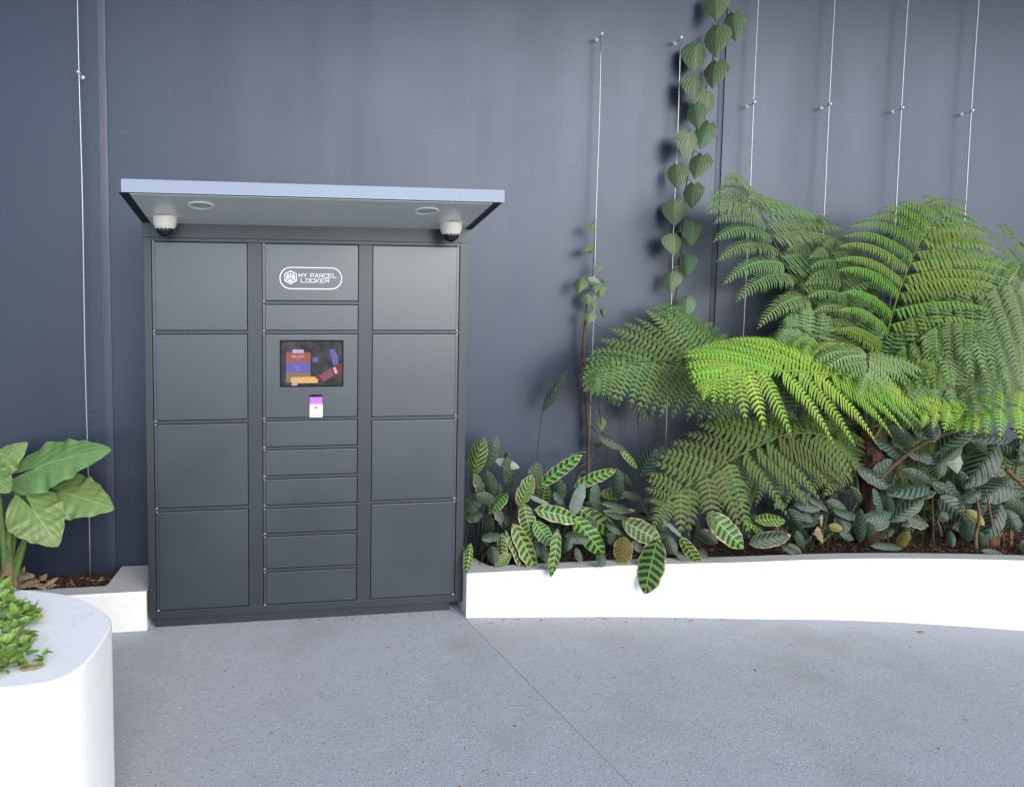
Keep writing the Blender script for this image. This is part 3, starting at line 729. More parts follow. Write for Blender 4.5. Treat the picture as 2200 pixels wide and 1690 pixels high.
clump('zebra_plant', 'zebra striped plant with broad leaves spilling over the planter beside the lockers', 'plant', (2.2, .1, .13), [
    (Z, 1155, 1047, 1243, 982, 26), (Z, 1233, 1046, 1317, 1011, 24), (Z, 1147, 1094, 1236, 1117, 34, dict(bow=.16)), (Z, 1124, 1082, 1141, 1152, 33),
    (Z, 1147, 1120, 1183, 1167, 36), (Z, 1101, 1124, 1148, 1222, 42, dict(dy=-.08)), (Z, 1086, 1138, 1121, 1220, 17, dict(fold=.6)), (Z, 1078, 1144, 1080, 1206, 21, dict(fold=.3)),
    (Z, 1198, 1135, 1184, 1232, 26, dict(yb=-.06, dy=-.05)), (Z, 1232, 1108, 1293, 1187, 40), (Z, 1240, 1090, 1325, 1146, 36), (BK, 1228, 1108, 1253, 1043, 24),
    (Z, 1090, 1058, 1054, 1099, 26, dict(fold=.3)), (Z, 1166, 1092, 1172, 1040, 26, dict(yb=.18)), (BK, 1132, 1062, 1178, 1083, 10), (Z, 1012, 1166, 1002, 1230, 17, dict(fold=.7, yb=-.03)),
    (CL, 1115, 1086, 1140, 1024, 38), ], **rz)
clump('zebra_plant', 'zebra striped plant whose largest leaf hangs down the front of the white planter', 'plant', (2.8, .05, .13), [
    (Z, 1337, 1119, 1414, 1161, 42, dict(bow=.14)), (Z, 1413, 1157, 1387, 1267, 52, dict(yb=-.10, dy=-.055, bow=.05)), ('olive', 1342, 1152, 1336, 1208, 37, dict(yb=-.03)),
    (BK, 1423, 1117, 1464, 1153, 14), (Z, 1462, 1152, 1503, 1212, 24, dict(yb=-.04)), (Z, 1330, 960, 1367, 1003, 15, dict(fold=.4)), (BK, 1365, 1096, 1300, 1098, 10), (Z, 1290, 1060, 1345, 1060, 22, dict(yb=.2))], **rz)
clump('zebra_plant', 'zebra striped plant with one ragged edged leaf in front of the low fern', 'plant', (3.3, .05, .13), [
    (Z, 1519, 1100, 1591, 1172, 44, dict(yb=-.10, dy=-.05)), (Z, 1622, 1118, 1682, 1117, 28), (Z, 1645, 1150, 1600, 1120, 22, dict(yb=.1))], **rz)
fk = dict(ruffle=.09, fold=.26, bow=.14, curl=.12)
clump('feather_plant', 'tall feather striped plant with upright leaves right against the lockers', 'plant', (1.85, .18, .13), [
    (CL, 1015, 1020, 1037, 945, 36), (C_, 1048, 1004, 1066, 941, 26), (C_, 1097, 1050, 1090, 985, 25), (C_, 1092, 992, 1088, 971, 13), (BK, 1063, 988, 1112, 1003, 18),
    (C_, 1059, 1065, 1046, 1015, 28), (C_, 1040, 1066, 1020, 1022, 22), (C_, 1015, 1062, 1014, 1022, 12), (C_, 998, 1100, 1031, 1066, 30), (C_, 1063, 1078, 1026, 1063, 24), (C_, 1072, 1062, 1070, 1040, 14),
    (C_, 1070, 1094, 1077, 1120, 22), (C_, 996, 1110, 1034, 1105, 26, dict(yb=.2)), (C_, 1057, 1172, 1061, 1208, 25), (C_, 1076, 1148, 1038, 1158, 20), (CL, 1098, 1189, 1066, 1216, 24), (C_, 1060, 1176, 1085, 1150, 22, dict(yb=.08)),
    (C_, 1148, 1050, 1153, 996, 34), (C_, 1200, 1074, 1197, 1028, 32), (C_, 1212, 1080, 1190, 1060, 20), (C_, 1226, 1155, 1219, 1181, 15), (C_, 1238, 1176, 1247, 1206, 15), (C_, 1214, 1150, 1262, 1158, 26, dict(yb=.05)), (C_, 1160, 1162, 1175, 1205, 20, dict(yb=.06))], fill=(16, 1005, 1270, 1080, 1180, 'feather'), **fk)
clump('feather_plant', 'feather striped plant growing between the sparse vine and the low fern', 'plant', (2.85, .2, .13), [
    (C_, 1278, 1090, 1280, 1040, 24), (C_, 1328, 1073, 1325, 1010, 24), (C_, 1356, 1047, 1321, 1011, 22), (C_, 1375, 1024, 1407, 966, 34), (C_, 1408, 985, 1424, 960, 16), (C_, 1356, 1098, 1297, 1082, 17),
    (C_, 1351, 1114, 1304, 1104, 17), (C_, 1292, 1186, 1292, 1216, 21, dict(yb=-.05)), (C_, 1300, 1120, 1340, 1145, 24, dict(yb=.08)), (C_, 1318, 1170, 1312, 1145, 20), (C_, 1430, 1150, 1448, 1188, 26, dict(yb=.02)), (C_, 1360, 1160, 1380, 1185, 18, dict(yb=.0)),
    (C_, 1500, 1140, 1538, 1165, 26), (C_, 1450, 1188, 1495, 1205, 20, dict(yb=-.02)), (C_, 1290, 1075, 1270, 1100, 22), (C_, 1380, 1072, 1340, 1060, 16), (C_, 1262, 1075, 1270, 1035, 26, dict(yb=.2)), (C_, 1240, 1130, 1280, 1120, 22, dict(yb=.1)), (C_, 1500, 1180, 1520, 1200, 22)], fill=(22, 1270, 1580, 1050, 1185, 'feather'), **fk)
clump('feather_plant', 'dark feather striped plant under the fern between trunk and low fern', 'plant', (3.9, .1, .13), [
    (C_, 1731, 1066, 1791, 1102, 23), (C_, 1789, 1095, 1846, 1114, 22), (C_, 1777, 1074, 1816, 1099, 25), (C_, 1806, 1104, 1815, 1142, 28), (C_, 1694, 1092, 1719, 1136, 32), (C_, 1706, 1084, 1760, 1092, 22),
    (C_, 1727, 1099, 1742, 1122, 17), (C_, 1609, 1168, 1692, 1150, 30, dict(yb=-.03, dy=-.02)), (C_, 1711, 1140, 1725, 1175, 18), (C_, 1678, 1170, 1709, 1187, 16), (C_, 1692, 1168, 1720, 1186, 13), (C_, 1835, 1158, 1806, 1145, 15),
    (C_, 1847, 1082, 1830, 1047, 18), (C_, 1800, 1062, 1799, 1030, 22, dict(yb=.15)), (OL, 1781, 1129, 1808, 1136, 16), (OL, 1820, 1122, 1838, 1126, 14), (C_, 1752, 1125, 1722, 1130, 14), (C_, 1660, 1140, 1668, 1110, 20, dict(yb=.12)), (C_, 1760, 1060, 1790, 1045, 20, dict(yb=.2)),
    (C_, 1590, 1040, 1610, 1080, 22, dict(yb=.25)), (C_, 1710, 930, 1722, 965, 14, dict(yb=.1, nostalk=True)), (C_, 1755, 960, 1775, 930, 18, dict(yb=.25))], fill=(20, 1600, 1850, 1050, 1165, 'feather'), **fk)
clump('feather_plant', 'large leaved dark feather striped plant beneath the lime fern fronds at right', 'plant', (4.6, .1, .13), [
    (C_, 1936, 981, 1878, 945, 36), (C_, 1960, 960, 1914, 918, 30), (C_, 2011, 972, 2083, 921, 38), (C_, 1938, 966, 2006, 991, 30), (C_, 2012, 972, 2014, 1025, 32), (BK, 2048, 970, 2056, 1013, 32, dict(shape='ovate')),
    (C_, 2143, 952, 2076, 1042, 48), (C_, 2173, 942, 2084, 945, 32), (C_, 1839, 1002, 1906, 1047, 30, dict(dy=-.08)), (C_, 1880, 984, 1916, 1006, 30), (C_, 1960, 925, 2000, 935, 24, dict(yb=.25)), (C_, 2190, 960, 2230, 980, 30), (C_, 2100, 1000, 2160, 1010, 34, dict(yb=.25)), (C_, 2020, 930, 2018, 905, 20), (C_, 1990, 895, 2006, 945, 30, dict(yb=0))], fill=(20, 1890, 2210, 920, 1060, 'feather'), **fk)
clump('feather_plant', 'low feather striped plant along the rim right of the fern trunk', 'plant', (4.3, .02, .13), [
    (C_, 2001, 1039, 1943, 1010, 26), (C_, 2001, 1036, 2064, 1076, 27), (C_, 1996, 1046, 1911, 1061, 38), (C_, 2019, 1066, 2074, 1117, 40), (C_, 1898, 1104, 1877, 1053, 30), (C_, 1912, 1105, 1908, 1070, 18), (C_, 1913, 1120, 1979, 1075, 28), (C_, 1915, 1100, 1856, 1119, 26),
    (C_, 1912, 1118, 1870, 1133, 22), (C_, 1865, 1154, 1865, 1122, 24), (C_, 1847, 1166, 1849, 1097, 20), (C_, 1947, 1110, 1991, 1127, 30), (C_, 1870, 1172, 1934, 1177, 14, dict(yb=-.06)), (OL, 1929, 1175, 1951, 1144, 19, dict(yb=-.05)), (C_, 1920, 1075, 1965, 1045, 24, dict(yb=.2)), (C_, 1985, 1080, 2000, 1060, 24, dict(yb=.2))], fill=(14, 1870, 2040, 1050, 1160, 'feather'), **fk)
clump('feather_plant', 'feather striped plant at the far right with dry stalks among its leaves', 'plant', (5.0, -.05, .13), [
    (C_, 2173, 1028, 2113, 1073, 46), (C_, 2151, 1082, 2117, 1155, 34), (C_, 2162, 1095, 2184, 1139, 28), (C_, 2074, 1116, 2081, 1160, 26), (C_, 2109, 1182, 2156, 1194, 14, dict(yb=-.16)), (C_, 2020, 1102, 2036, 1118, 22), (C_, 2102, 1140, 2108, 1176, 20), (C_, 2070, 1078, 2104, 1056, 22), (OL, 2078, 1094, 2112, 1126, 20),
    (C_, 2040, 1140, 2046, 1172, 14), (C_, 2190, 1100, 2225, 1120, 30), (C_, 2150, 1080, 2190, 1060, 26, dict(yb=.15)), (C_, 2120, 1040, 2090, 1000, 28, dict(yb=.25)), (C_, 2195, 1160, 2215, 1190, 22), (C_, 2060, 1080, 2030, 1060, 24, dict(yb=.2))], fill=(16, 2030, 2220, 1050, 1170, 'feather'), **fk)
c = thing('feather_plant', 'single feather striped leaf standing high on a thin stalk against the bare wall', 'plant', (2.35, .22, .13))
b = P2(1165, 884, .24); leaf(c, C_, (1165, 884, .24), (1220, 795, .22), 25, 'lance', stalk=[P2(1158, 940, .25), P2(1153, 1010, .26), P2(1156, 1160, .24)], stalk_r=.0025, **fk)
c = thing('feather_plant', 'two dark feather striped leaves hanging beneath the left fern', 'plant', (2.8, .28, .13))
leaf(c, C_, (1284, 832, .20), (1333, 874, .17), 24, 'lance', stalk=[P2(1290, 900, .25), P2(1310, 1000, .27), P2(1330, 1150, .27)], **fk)
leaf(c, C_, (1360, 850, .22), (1398, 910, .18), 44, 'lance', stalk=[P2(1375, 950, .27), P2(1385, 1150, .27)], **fk)
leaf(c, C_, (1284, 934, .2), (1346, 968, .16), 24, 'lance', stalk=[P2(1268, 915, .27), P2(1262, 960, .28)], **fk)

# ------------------------------------------------------------------ heart leaf vines
def vine(label, loc, stem_pts, sr, leaves, mat_stem='brownstem'):
    v = thing('climbing_vine', label, 'vine', loc)
    sp = [P2(*p) for p in stem_pts]; mb = MB(); mb.tube(catmull(sp, 60), sr, 6); st = obj('stem', mb, M[mat_stem], v, origin=sp[0], smooth=True)
    cs = catmull(sp, 60)
    for s in leaves:
        mat, bx, by, tx, ty, wp = s[:6]; yb = rnd.uniform(.245, .285); pb = P2(bx, by, yb); pt = P2(tx, ty, yb-.015)
        b2 = pb+(pt-pb)*.13                                    # stalk joins a little inside the notch
        hw = wp*1.12*mpp(pb)/2; mb = MB(); leaf_mesh(mb, b2, pt, hw, facing(pb, .25, .5), 'heart', bow=.07, fold=rnd.uniform(.12, .35), ruffle=.04, curl=.15, seed=rnd.random(), nu=14, nv=4, lobe=.19)
        o = obj('leaf', mb, M[mat], v, origin=b2, smooth=True)
        near = min(cs, key=lambda q: (q-(b2+V((0, 0, .03)))).length); mb = MB(); mb.tube(catmull([b2, (b2+near)/2+V((0, .02, .015)), near], 6), .0022, 5); obj('stalk', mb, M['stem'], o, origin=b2)
    return v
H, HL = 'heart', 'heartlight'
vine('long vine of dark heart shaped leaves climbing between two cables', (3.1, .3, .5), [(1556, -60, .27), (1545, 40, .28), (1530, 130, .28), (1515, 200, .29), (1505, 270, .29), (1484, 350, .29), (1474, 400, .29), (1470, 450, .30), (1464, 520, .30), (1460, 580, .30), (1452, 640, .31), (1446, 720, .31), (1440, 800, .31), (1436, 920, .30), (1430, 1040, .28)], lambda t: .0028+.0025*t, [
    (H, 1540, -26, 1539, 46, 50), (H, 1577, 22, 1581, 90, 40), (H, 1542, 50, 1538, 125, 50), (H, 1498, 88, 1490, 160, 50), (H, 1541, 126, 1531, 192, 46), (H, 1492, 157, 1491, 221, 44), (H, 1524, 193, 1512, 251, 40), (H, 1494, 220, 1501, 281, 36), (H, 1527, 258, 1504, 321, 40),
    (H, 1482, 277, 1470, 343, 45), (H, 1512, 327, 1492, 386, 43), (H, 1456, 349, 1455, 407, 40), (H, 1492, 390, 1485, 450, 38), (H, 1451, 426, 1449, 487, 45), (H, 1488, 468, 1486, 528, 43), (H, 1448, 500, 1448, 550, 43), (H, 1474, 544, 1475, 597, 38), (H, 1443, 581, 1440, 630, 38), (H, 1479, 634, 1473, 684, 34), (BK, 1436, 668, 1430, 716, 28)])
vine('sparse vine of small heart shaped leaves and brown stems on the cable nearest the lockers', (2.55, .3, .13), [(1279, 470, .29), (1277, 530, .29), (1272, 590, .29), (1262, 640, .29), (1258, 690, .30), (1254, 740, .30), (1256, 800, .31), (1260, 860, .31), (1263, 920, .31), (1264, 1000, .30), (1266, 1090, .26)], lambda t: .0028+.0085*min(1, max(0, t-.25)*4), [
    (HL, 1274, 479, 1271, 499, 15), (H, 1277, 533, 1254, 541, 18), (H, 1297, 570, 1283, 589, 13), (HL, 1249, 597, 1243, 631, 26), (BK, 1262, 601, 1291, 609, 16), (HL, 1288, 611, 1290, 642, 23), (H, 1261, 629, 1266, 658, 23), (H, 1269, 669, 1265, 695, 25), (HL, 1293, 661, 1298, 684, 12), (H, 1275, 610, 1280, 632, 20), (H, 1291, 601, 1304, 606, 10), (H, 1272, 645, 1279, 668, 16), (HL, 1291, 896, 1293, 927, 19), (OL, 1290, 962, 1283, 950, 19), (H, 1232, 985, 1226, 975, 16), (H, 1243, 1022, 1246, 1042, 10)])
c = [o for o in bpy.data.objects if o.name.startswith('climbing_vine')][-1]
for pts in ([(1252, 690, .3), (1243, 740, .31), (1237, 790, .31), (1246, 850, .31), (1256, 900, .31), (1262, 960, .3)], [(1268, 860, .3), (1278, 905, .28), (1296, 935, .27), (1310, 960, .26)], [(1283, 955, .27), (1270, 985, .27), (1240, 1010, .26), (1246, 1040, .25)], [(1266, 1000, .3), (1290, 985, .28), (1312, 972, .27)], [(1272, 692, .3), (1290, 705, .27), (1308, 718, .25)]):
    sp = catmull([P2(*p) for p in pts], 16); mb = MB(); mb.tube(sp, .0022, 5); obj('stem', mb, M['brownstem'], c, origin=sp[0], smooth=True)
# bare aerial roots hanging down the wall
rt = thing('hanging_roots', 'thin brown aerial roots trailing down the wall under the left fern', 'roots', (3.0, .35, .13), None)
for k, px in enumerate((1313, 1338, 1392, 1406, 1418, 1449, 1474, 1500, 1515)):
    sp = catmull([P2(px+rnd.uniform(-6, 6), 850, .33), P2(px+rnd.uniform(-5, 5), 930, .34), P2(px+rnd.uniform(-8, 8), 1010, .34), P2(px+rnd.uniform(-8, 8), 1120, .32)], 10)
    mb = MB(); mb.tube(sp, .0013, 4); obj('root', mb, M['brownstem'], rt, origin=sp[0])

# ------------------------------------------------------------------ ferns
def keyed(keys, t):
    if t <= keys[0][0]: return P2(*keys[0][1:])
    for a, b in zip(keys[:-1], keys[1:]):
        if t <= b[0]:
            f = (t-a[0])/(b[0]-a[0]); f2 = f
            return P2(*[a[i]+(b[i]-a[i])*f2 for i in (1, 2, 3)])
    return P2(*keys[-1][1:])
def pinna(mb, a, c, b, hw, droop, n, r, sp=.0225, hook=.05):
    Lg = (b-a).length; k = max(8, int(Lg/sp)); prev = None; m0 = .0016
    for i in range(k+1):
        s = i/k; p = bez(a, c, b, s)-V((0, 0, hook*Lg*(s**5-s*.2))); tg = (bez(a, c, b, min(1, s+.03))-bez(a, c, b, max(0, s-.03))).normalized()
        nn = (n-tg*n.dot(tg)).normalized(); sd = tg.cross(nn)
        wv = m0*(1-.7*s); q = [mb.vert(p+sd*wv+nn*.001, (s, 0)), mb.vert(p-sd*wv+nn*.001, (s, 0))]
        if prev: mb.face(prev[0], prev[1], q[1], q[0])
        prev = q
        if s < .03: continue
        ln = hw*min(1, .6+s*4)*(max(0.0, 1-s**2.3)**.85)+hw*.05
        wb = Lg/k*.70; lean = .17+.6*s*s
        for sg in (1, -1):
            l2 = ln*r.uniform(.86, 1.08); d = (sd*sg+tg*(lean+r.uniform(-.10, .12))+V((0, 0, -1))*(droop*.8)-nn*droop*.25).normalized()
            d2 = (sd*sg*.85+tg*(lean+.35)+V((0, 0, -1))*(droop*1.6+.12)-nn*(droop*.5+.12)).normalized()
            a0 = mb.vert(p-tg*wb*.5, (s, .05)); a1 = mb.vert(p+tg*wb*.5, (s, .05)); m = p+d*(l2*.55)
            b0 = mb.vert(m-tg*wb*.46, (s, .6)); b1 = mb.vert(m+tg*wb*.40, (s, .6)); e = mb.vert(m+d2*(l2*.5), (s, 1))
            mb.face(a0, a1, b1, b0); mb.face(b0, b1, e)
def frond(parent, mat, rach, A, B, nA, nB, wmax=.06, droop=.15, bow=.10, petiole=(), rr=.006, label=None, wf=.17, nrm=(0, -.7, .6), jit=10, sp=.0225, bowB=None, mass=None):
    """rach: stalk base -> tip in photo points with depth; A, B: where the leaflet tips lie on either side"""
    rp = [P2(*p) for p in rach]; cs = catmull(rp, 40); pp = [P2(*p) for p in petiole]; mb = MB()
    mb.tube(cs, lambda t: rr*(1.05-.85*t), 6)
    fr = obj('frond', mb, M[mat] if mat in ('lime', 'fresh', 'mid') else M['rach'], parent, origin=rp[0], smooth=True)
    if label: fr['label'] = label
    if pp:
        pt = catmull(pp+[rp[0]], 14); mb = MB(); mb.tube(pt, lambda t: rr*(1.5-.4*t), 7); obj('stalk', mb, M['brownstem' if rr > .009 else 'rach'], fr, origin=pt[0], smooth=True)
    r = random.Random(len(bpy.data.objects)); nb = V(nrm)
    for keys, n, bow in ((A, nA, bow), (B, nB, bow if bowB is None else bowB)):
        n = int(n*1.35)
        for i in range(n):
            t = keys[0][0]+(keys[-1][0]-keys[0][0])*(i+.5*r.random())/(n-.5); t = min(1, t)
            f = t*40; j = min(39, int(f)); a = cs[j].lerp(cs[j+1], f-j); b = keyed(keys, t)
            b = b+V((r.uniform(-1, 1), r.uniform(-1, 1), r.uniform(-1, 1)))*(jit*mpp(b)*.5); Lg = (b-a).length
            if Lg < .05: continue
            c = (a+b)/2+V((0, -.04, 1))*(bow*Lg)+V((r.uniform(-1, 1), 0, 0))*.02*Lg
            hw = min(wmax*1.38, (wf*1.35)*Lg+.014)*r.uniform(.92, 1.05); n2 = nb+V((r.uniform(-.25, .25), 0, r.uniform(-.2, .2)))
            if mass is not None: mass.m = ('dark', 'grey', 'mid').index(mat); pinna(mass, a, c, b, hw, droop, n2, r, sp); continue
            mb = MB(); pinna(mb, a, c, b, hw, droop, n2, r, sp); obj('leaflet', mb, M[mat], fr, origin=a)
    return fr
MASS = MB()
tf = thing('tree_fern', 'big tree fern with brown trunk and arching green fronds up the wall', 'fern', P2(1868, 1190, .2))
tb = [P2(1862, 1200, .20), P2(1866, 1120, .20), P2(1870, 1040, .20), P2(1872, 970, .20), P2(1868, 915, .20)]
mb = MB(); cs = catmull(tb, 30); n = 14; rings = []
for i, p in enumerate(cs):
    rings.append([mb.vert(p+V((math.cos(2*math.pi*j/n), math.sin(2*math.pi*j/n), 0))*(.062*(1+.28*mnoise.noise(V((j*.9, i*.45, 3)))))) for j in range(n)])
for i in range(30):
    for j in range(n): mb.face(rings[i][j], rings[i][(j+1) % n], rings[i+1][(j+1) % n], rings[i+1][j])
for k in range(420):                                        # fibres and old leaf bases
    p = cs[rnd.randrange(31)]; a = rnd.uniform(0, 6.28); d = V((math.cos(a), math.sin(a), 0)); q = p+d*.058; e = q+d*rnd.uniform(.01, .045)+V((0, 0, rnd.uniform(-.03, .04))); s = V((-d.y, d.x, 0))*.0016
    mb.face(mb.vert(q-s), mb.vert(q+s), mb.vert(e))
obj('trunk', mb, M['trunk'], tf, origin=tb[0])
crown = (1866, 920, .20)
# A1 upper left
frond(tf, 'grey', [(1852, 860, .15), (1785, 697, .13), (1738, 638, .12), (1692, 578, .11), (1664, 521, .10), (1642, 473, .09), (1628, 440, .07), (1607, 400, .03), (1578, 372, -.02)],
      [(.02, 1720, 800, .05), (.12, 1690, 738, .0), (.20, 1650, 712, -.02), (.30, 1613, 673, -.03), (.37, 1563, 616, -.03), (.44, 1547, 578, -.03), (.50, 1526, 527, -.04), (.60, 1540, 478, -.04), (.72, 1511, 446, -.04), (.84, 1530, 418, -.05), (.93, 1552, 396, -.05), (1, 1560, 385, -.05)],
      [(.12, 1880, 690, .2), (.25, 1840, 620, .2), (.35, 1832, 600, .18), (.5, 1836, 552, .18), (.62, 1815, 480, .16), (.74, 1740, 462, .15), (.84, 1690, 470, .12), (.92, 1640, 455, .03), (1, 1612, 415, -.03)], 11, 9, .076, .2, .22, [crown], jit=8, sp=.021, bowB=.16)
frond(tf, 'grey', [(1852, 850, .22), (1800, 690, .24), (1770, 610, .24), (1745, 540, .23), (1735, 490, .2), (1745, 465, .16)],
      [(.15, 1700, 720, .1), (.45, 1680, 600, .12), (.75, 1690, 500, .14), (1, 1720, 470, .1)],
      [(.15, 1880, 660, .14), (.45, 1830, 580, .12), (.75, 1815, 505, .1), (1, 1780, 470, .08)], 8, 8, .065, .2, .12, [crown], jit=16, mass=MASS)
# A2 bright, pointing up, leaflets hanging like curtains
frond(tf, 'fresh', [(1900, 770, .12), (1906, 717, .10), (1928, 637, .08), (1949, 581, .06), (1977, 519, .05), (2002, 482, .04), (2027, 428, .03)],
      [(.02, 1760, 700, -.05), (.1, 1800, 700, -.05), (.28, 1803, 614, -.08), (.42, 1797, 553, -.08), (.55, 1806, 508, -.08), (.68, 1831, 478, -.06), (.85, 1907, 436, -.04), (1, 1990, 425, .0)],
      [(.0, 1990, 800, -.1), (.12, 2066, 722, -.12), (.26, 2126, 664, -.12), (.38, 2154, 618, -.12), (.50, 2168, 580, -.10), (.60, 2172, 560, -.10), (.74, 2134, 514, -.08), (.86, 2102, 483, -.04), (.94, 2080, 445, -.02), (1, 2045, 428, 0)], 10, 12, .060, .75, .16, [crown], jit=6)
frond(tf, 'mid', [(1905, 760, .2), (1950, 640, .24), (1990, 540, .26), (2020, 470, .26), (2040, 430, .24)],
      [(.1, 1850, 660, .2), (.5, 1890, 540, .2), (1, 1985, 440, .2)], [(.1, 2100, 690, .2), (.5, 2150, 590, .2), (.8, 2120, 500, .2), (1, 2075, 430, .2)], 9, 10, .055, .4, .12, [crown], jit=14, mass=MASS)
# A3 right, grey green, leaflets hanging towards the path
frond(tf, 'grey', [(1950, 800, .12), (2010, 720, .05), (2080, 650, .0), (2160, 610, -.04), (2270, 590, -.08)],
      [(.0, 1945, 850, -.1), (.12, 1990, 800, -.12), (.28, 2042, 833, -.18), (.45, 2110, 800, -.2), (.62, 2177, 842, -.24), (.8, 2230, 800, -.25), (1, 2300, 780, -.25)],
      [(.05, 1990, 640, .12), (.3, 2080, 570, .1), (.55, 2150, 545, .1), (.75, 2200, 570, .08), (1, 2290, 540, .05)], 11, 11, .075, .25, .14, [crown, (1900, 860, .18)], jit=10)
frond(tf, 'grey', [(1930, 830, .22), (2030, 760, .2), (2120, 720, .17), (2220, 690, .14)], [(0, 1960, 870, .05), (.4, 2060, 850, .02), (.7, 2140, 850, 0), (1, 2250, 830, 0)], [(0, 1960, 730, .25), (.5, 2090, 650, .25), (1, 2210, 600, .22)], 8, 8, .07, .25, .12, [crown], jit=16, mass=MASS)
# A4 short fronds towards the viewer in the middle
frond(tf, 'grey', [(1872, 870, .15), (1868, 800, .05), (1866, 765, -.04), (1864, 770, -.14), (1862, 800, -.2)],
      [(.05, 1740, 800, .05), (.35, 1715, 745, -.05), (.6, 1745, 770, -.14), (.8, 1783, 794, -.2), (1, 1850, 850, -.24)], [(.05, 1985, 860, .05), (.35, 2000, 790, -.05), (.6, 1970, 810, -.13), (.8, 1938, 846, -.2), (1, 1885, 850, -.24)], 9, 9, .07, .3, .18, [crown], jit=10)
frond(tf, 'mid', [(1880, 890, .18), (1920, 830, .1), (1960, 810, .0), (2000, 825, -.08)], [(0, 1850, 860, .05), (.4, 1880, 860, -.05), (1, 1960, 880, -.1)], [(0, 1960, 770, .1), (.5, 2010, 770, .02), (1, 2040, 840, -.05)], 7, 7, .06, .3, .15, [crown], jit=10)
frond(tf, 'fresh', [(1890, 880, .1), (1850, 830, .0), (1800, 780, -.06), (1750, 745, -.1), (1715, 730, -.13)], [(0, 1800, 850, 0), (.5, 1760, 800, -.1), (1, 1700, 745, -.14)], [(0, 1890, 800, .05), (.5, 1830, 740, -.02), (1, 1730, 725, -.1)], 6, 6, .05, .3, .12, [crown], jit=10)
frond(tf, 'fresh', [(1900, 850, .1), (1930, 790, .02), (1985, 765, -.05), (2040, 790, -.1)], [(0, 1880, 800, .05), (.5, 1950, 735, 0), (1, 2040, 760, -.08)], [(0, 1930, 850, .0), (.5, 1985, 830, -.1), (1, 2030, 830, -.12)], 8, 8, .05, .6, .15, [crown], jit=8)
frond(tf, 'dark', [(1870, 880, .25), (1800, 800, .26), (1720, 760, .24), (1650, 740, .2)], [(0, 1800, 880, .2), (.5, 1730, 830, .2), (1, 1640, 770, .18)], [(0, 1860, 770, .26), (.5, 1760, 700, .26), (1, 1660, 710, .22)], 8, 8, .06, .25, .1, [crown], jit=14, mass=MASS)
frond(tf, 'mid', [(1930, 800, .2), (2010, 690, .2), (2080, 600, .18), (2140, 540, .16), (2200, 510, .14)], [(0, 1990, 860, .1), (.4, 2120, 760, .06), (.75, 2210, 660, .04), (1, 2260, 560, .04)], [(0, 1920, 690, .26), (.4, 2010, 560, .26), (.75, 2090, 490, .24), (1, 2170, 480, .2)], 9, 9, .065, .25, .16, [crown], jit=12, mass=MASS)
frond(tf, 'grey', [(2030, 860, .1), (2100, 780, .05), (2170, 740, .0), (2260, 730, -.05)], [(0, 2060, 900, .0), (.4, 2120, 850, -.08), (1, 2260, 850, -.15)], [(0, 2040, 760, .15), (.5, 2130, 660, .12), (1, 2240, 640, .08)], 7, 8, .065, .25, .16, [crown], jit=12, mass=MASS)
frond(tf, 'dark', [(1880, 880, .27), (1830, 720, .28), (1800, 620, .28), (1790, 540, .27)], [(0, 1760, 820, .24), (.5, 1690, 650, .24), (1, 1750, 510, .24)], [(0, 1940, 760, .24), (.5, 1900, 600, .24), (1, 1830, 500, .24)], 9, 9, .065, .25, .14, [crown], jit=14, mass=MASS)
frond(tf, 'mid', [(1880, 840, .1), (1960, 740, .0), (2040, 690, -.06), (2110, 690, -.1)], [(0, 1930, 860, .0), (.5, 2010, 810, -.1), (1, 2110, 775, -.16)], [(0, 1900, 740, .1), (.5, 1990, 645, .02), (1, 2110, 640, -.04)], 8, 8, .06, .25, .18, [crown], jit=12)
frond(tf, 'grey', [(1900, 860, .12), (2010, 830, .05), (2110, 845, .0), (2190, 885, -.05)], [(0, 1960, 930, .05), (.5, 2070, 910, -.03), (1, 2180, 930, -.08)], [(0, 1950, 770, .14), (.5, 2080, 770, .06), (1, 2200, 830, .0)], 8, 8, .06, .25, .16, [crown], jit=12)
frond(tf, 'grey', [(1840, 800, .1), (1770, 740, .02), (1720, 705, -.04), (1690, 705, -.08)], [(0, 1790, 830, .02), (.5, 1715, 775, -.08), (1, 1668, 735, -.1)], [(0, 1830, 700, .1), (.5, 1745, 655, .02), (1, 1685, 680, -.06)], 6, 7, .055, .25, .16, [crown], jit=10)
frond(tf, 'grey', [(1860, 800, .14), (1840, 700, .12), (1815, 620, .10), (1795, 560, .08), (1770, 530, .04)], [(0, 1790, 780, .06), (.5, 1730, 620, .04), (1, 1745, 535, .02)], [(0, 1900, 720, .1), (.5, 1870, 600, .1), (1, 1800, 510, .06)], 8, 8, .06, .3, .18, [crown], jit=12)
frond(tf, 'dark', [(1880, 930, .30), (1960, 930, .29), (2060, 960, .28), (2150, 1010, .26)], [(0, 1900, 1050, .28), (.5, 2020, 1090, .27), (1, 2150, 1090, .24)], [(0, 1940, 850, .31), (.5, 2080, 880, .30), (1, 2190, 960, .27)], 9, 9, .065, .2, .1, [crown], jit=14, mass=MASS)  # dark backing fronds added low down to deepen the shade behind the leaves
frond(tf, 'dark', [(1880, 1000, .31), (1980, 1010, .31), (2100, 1050, .3), (2220, 1080, .28)], [(0, 1920, 1130, .29), (.5, 2080, 1150, .28), (1, 2220, 1150, .26)], [(0, 1960, 920, .32), (.5, 2100, 940, .31), (1, 2240, 1000, .29)], 9, 9, .065, .2, .1, [], jit=14, mass=MASS)
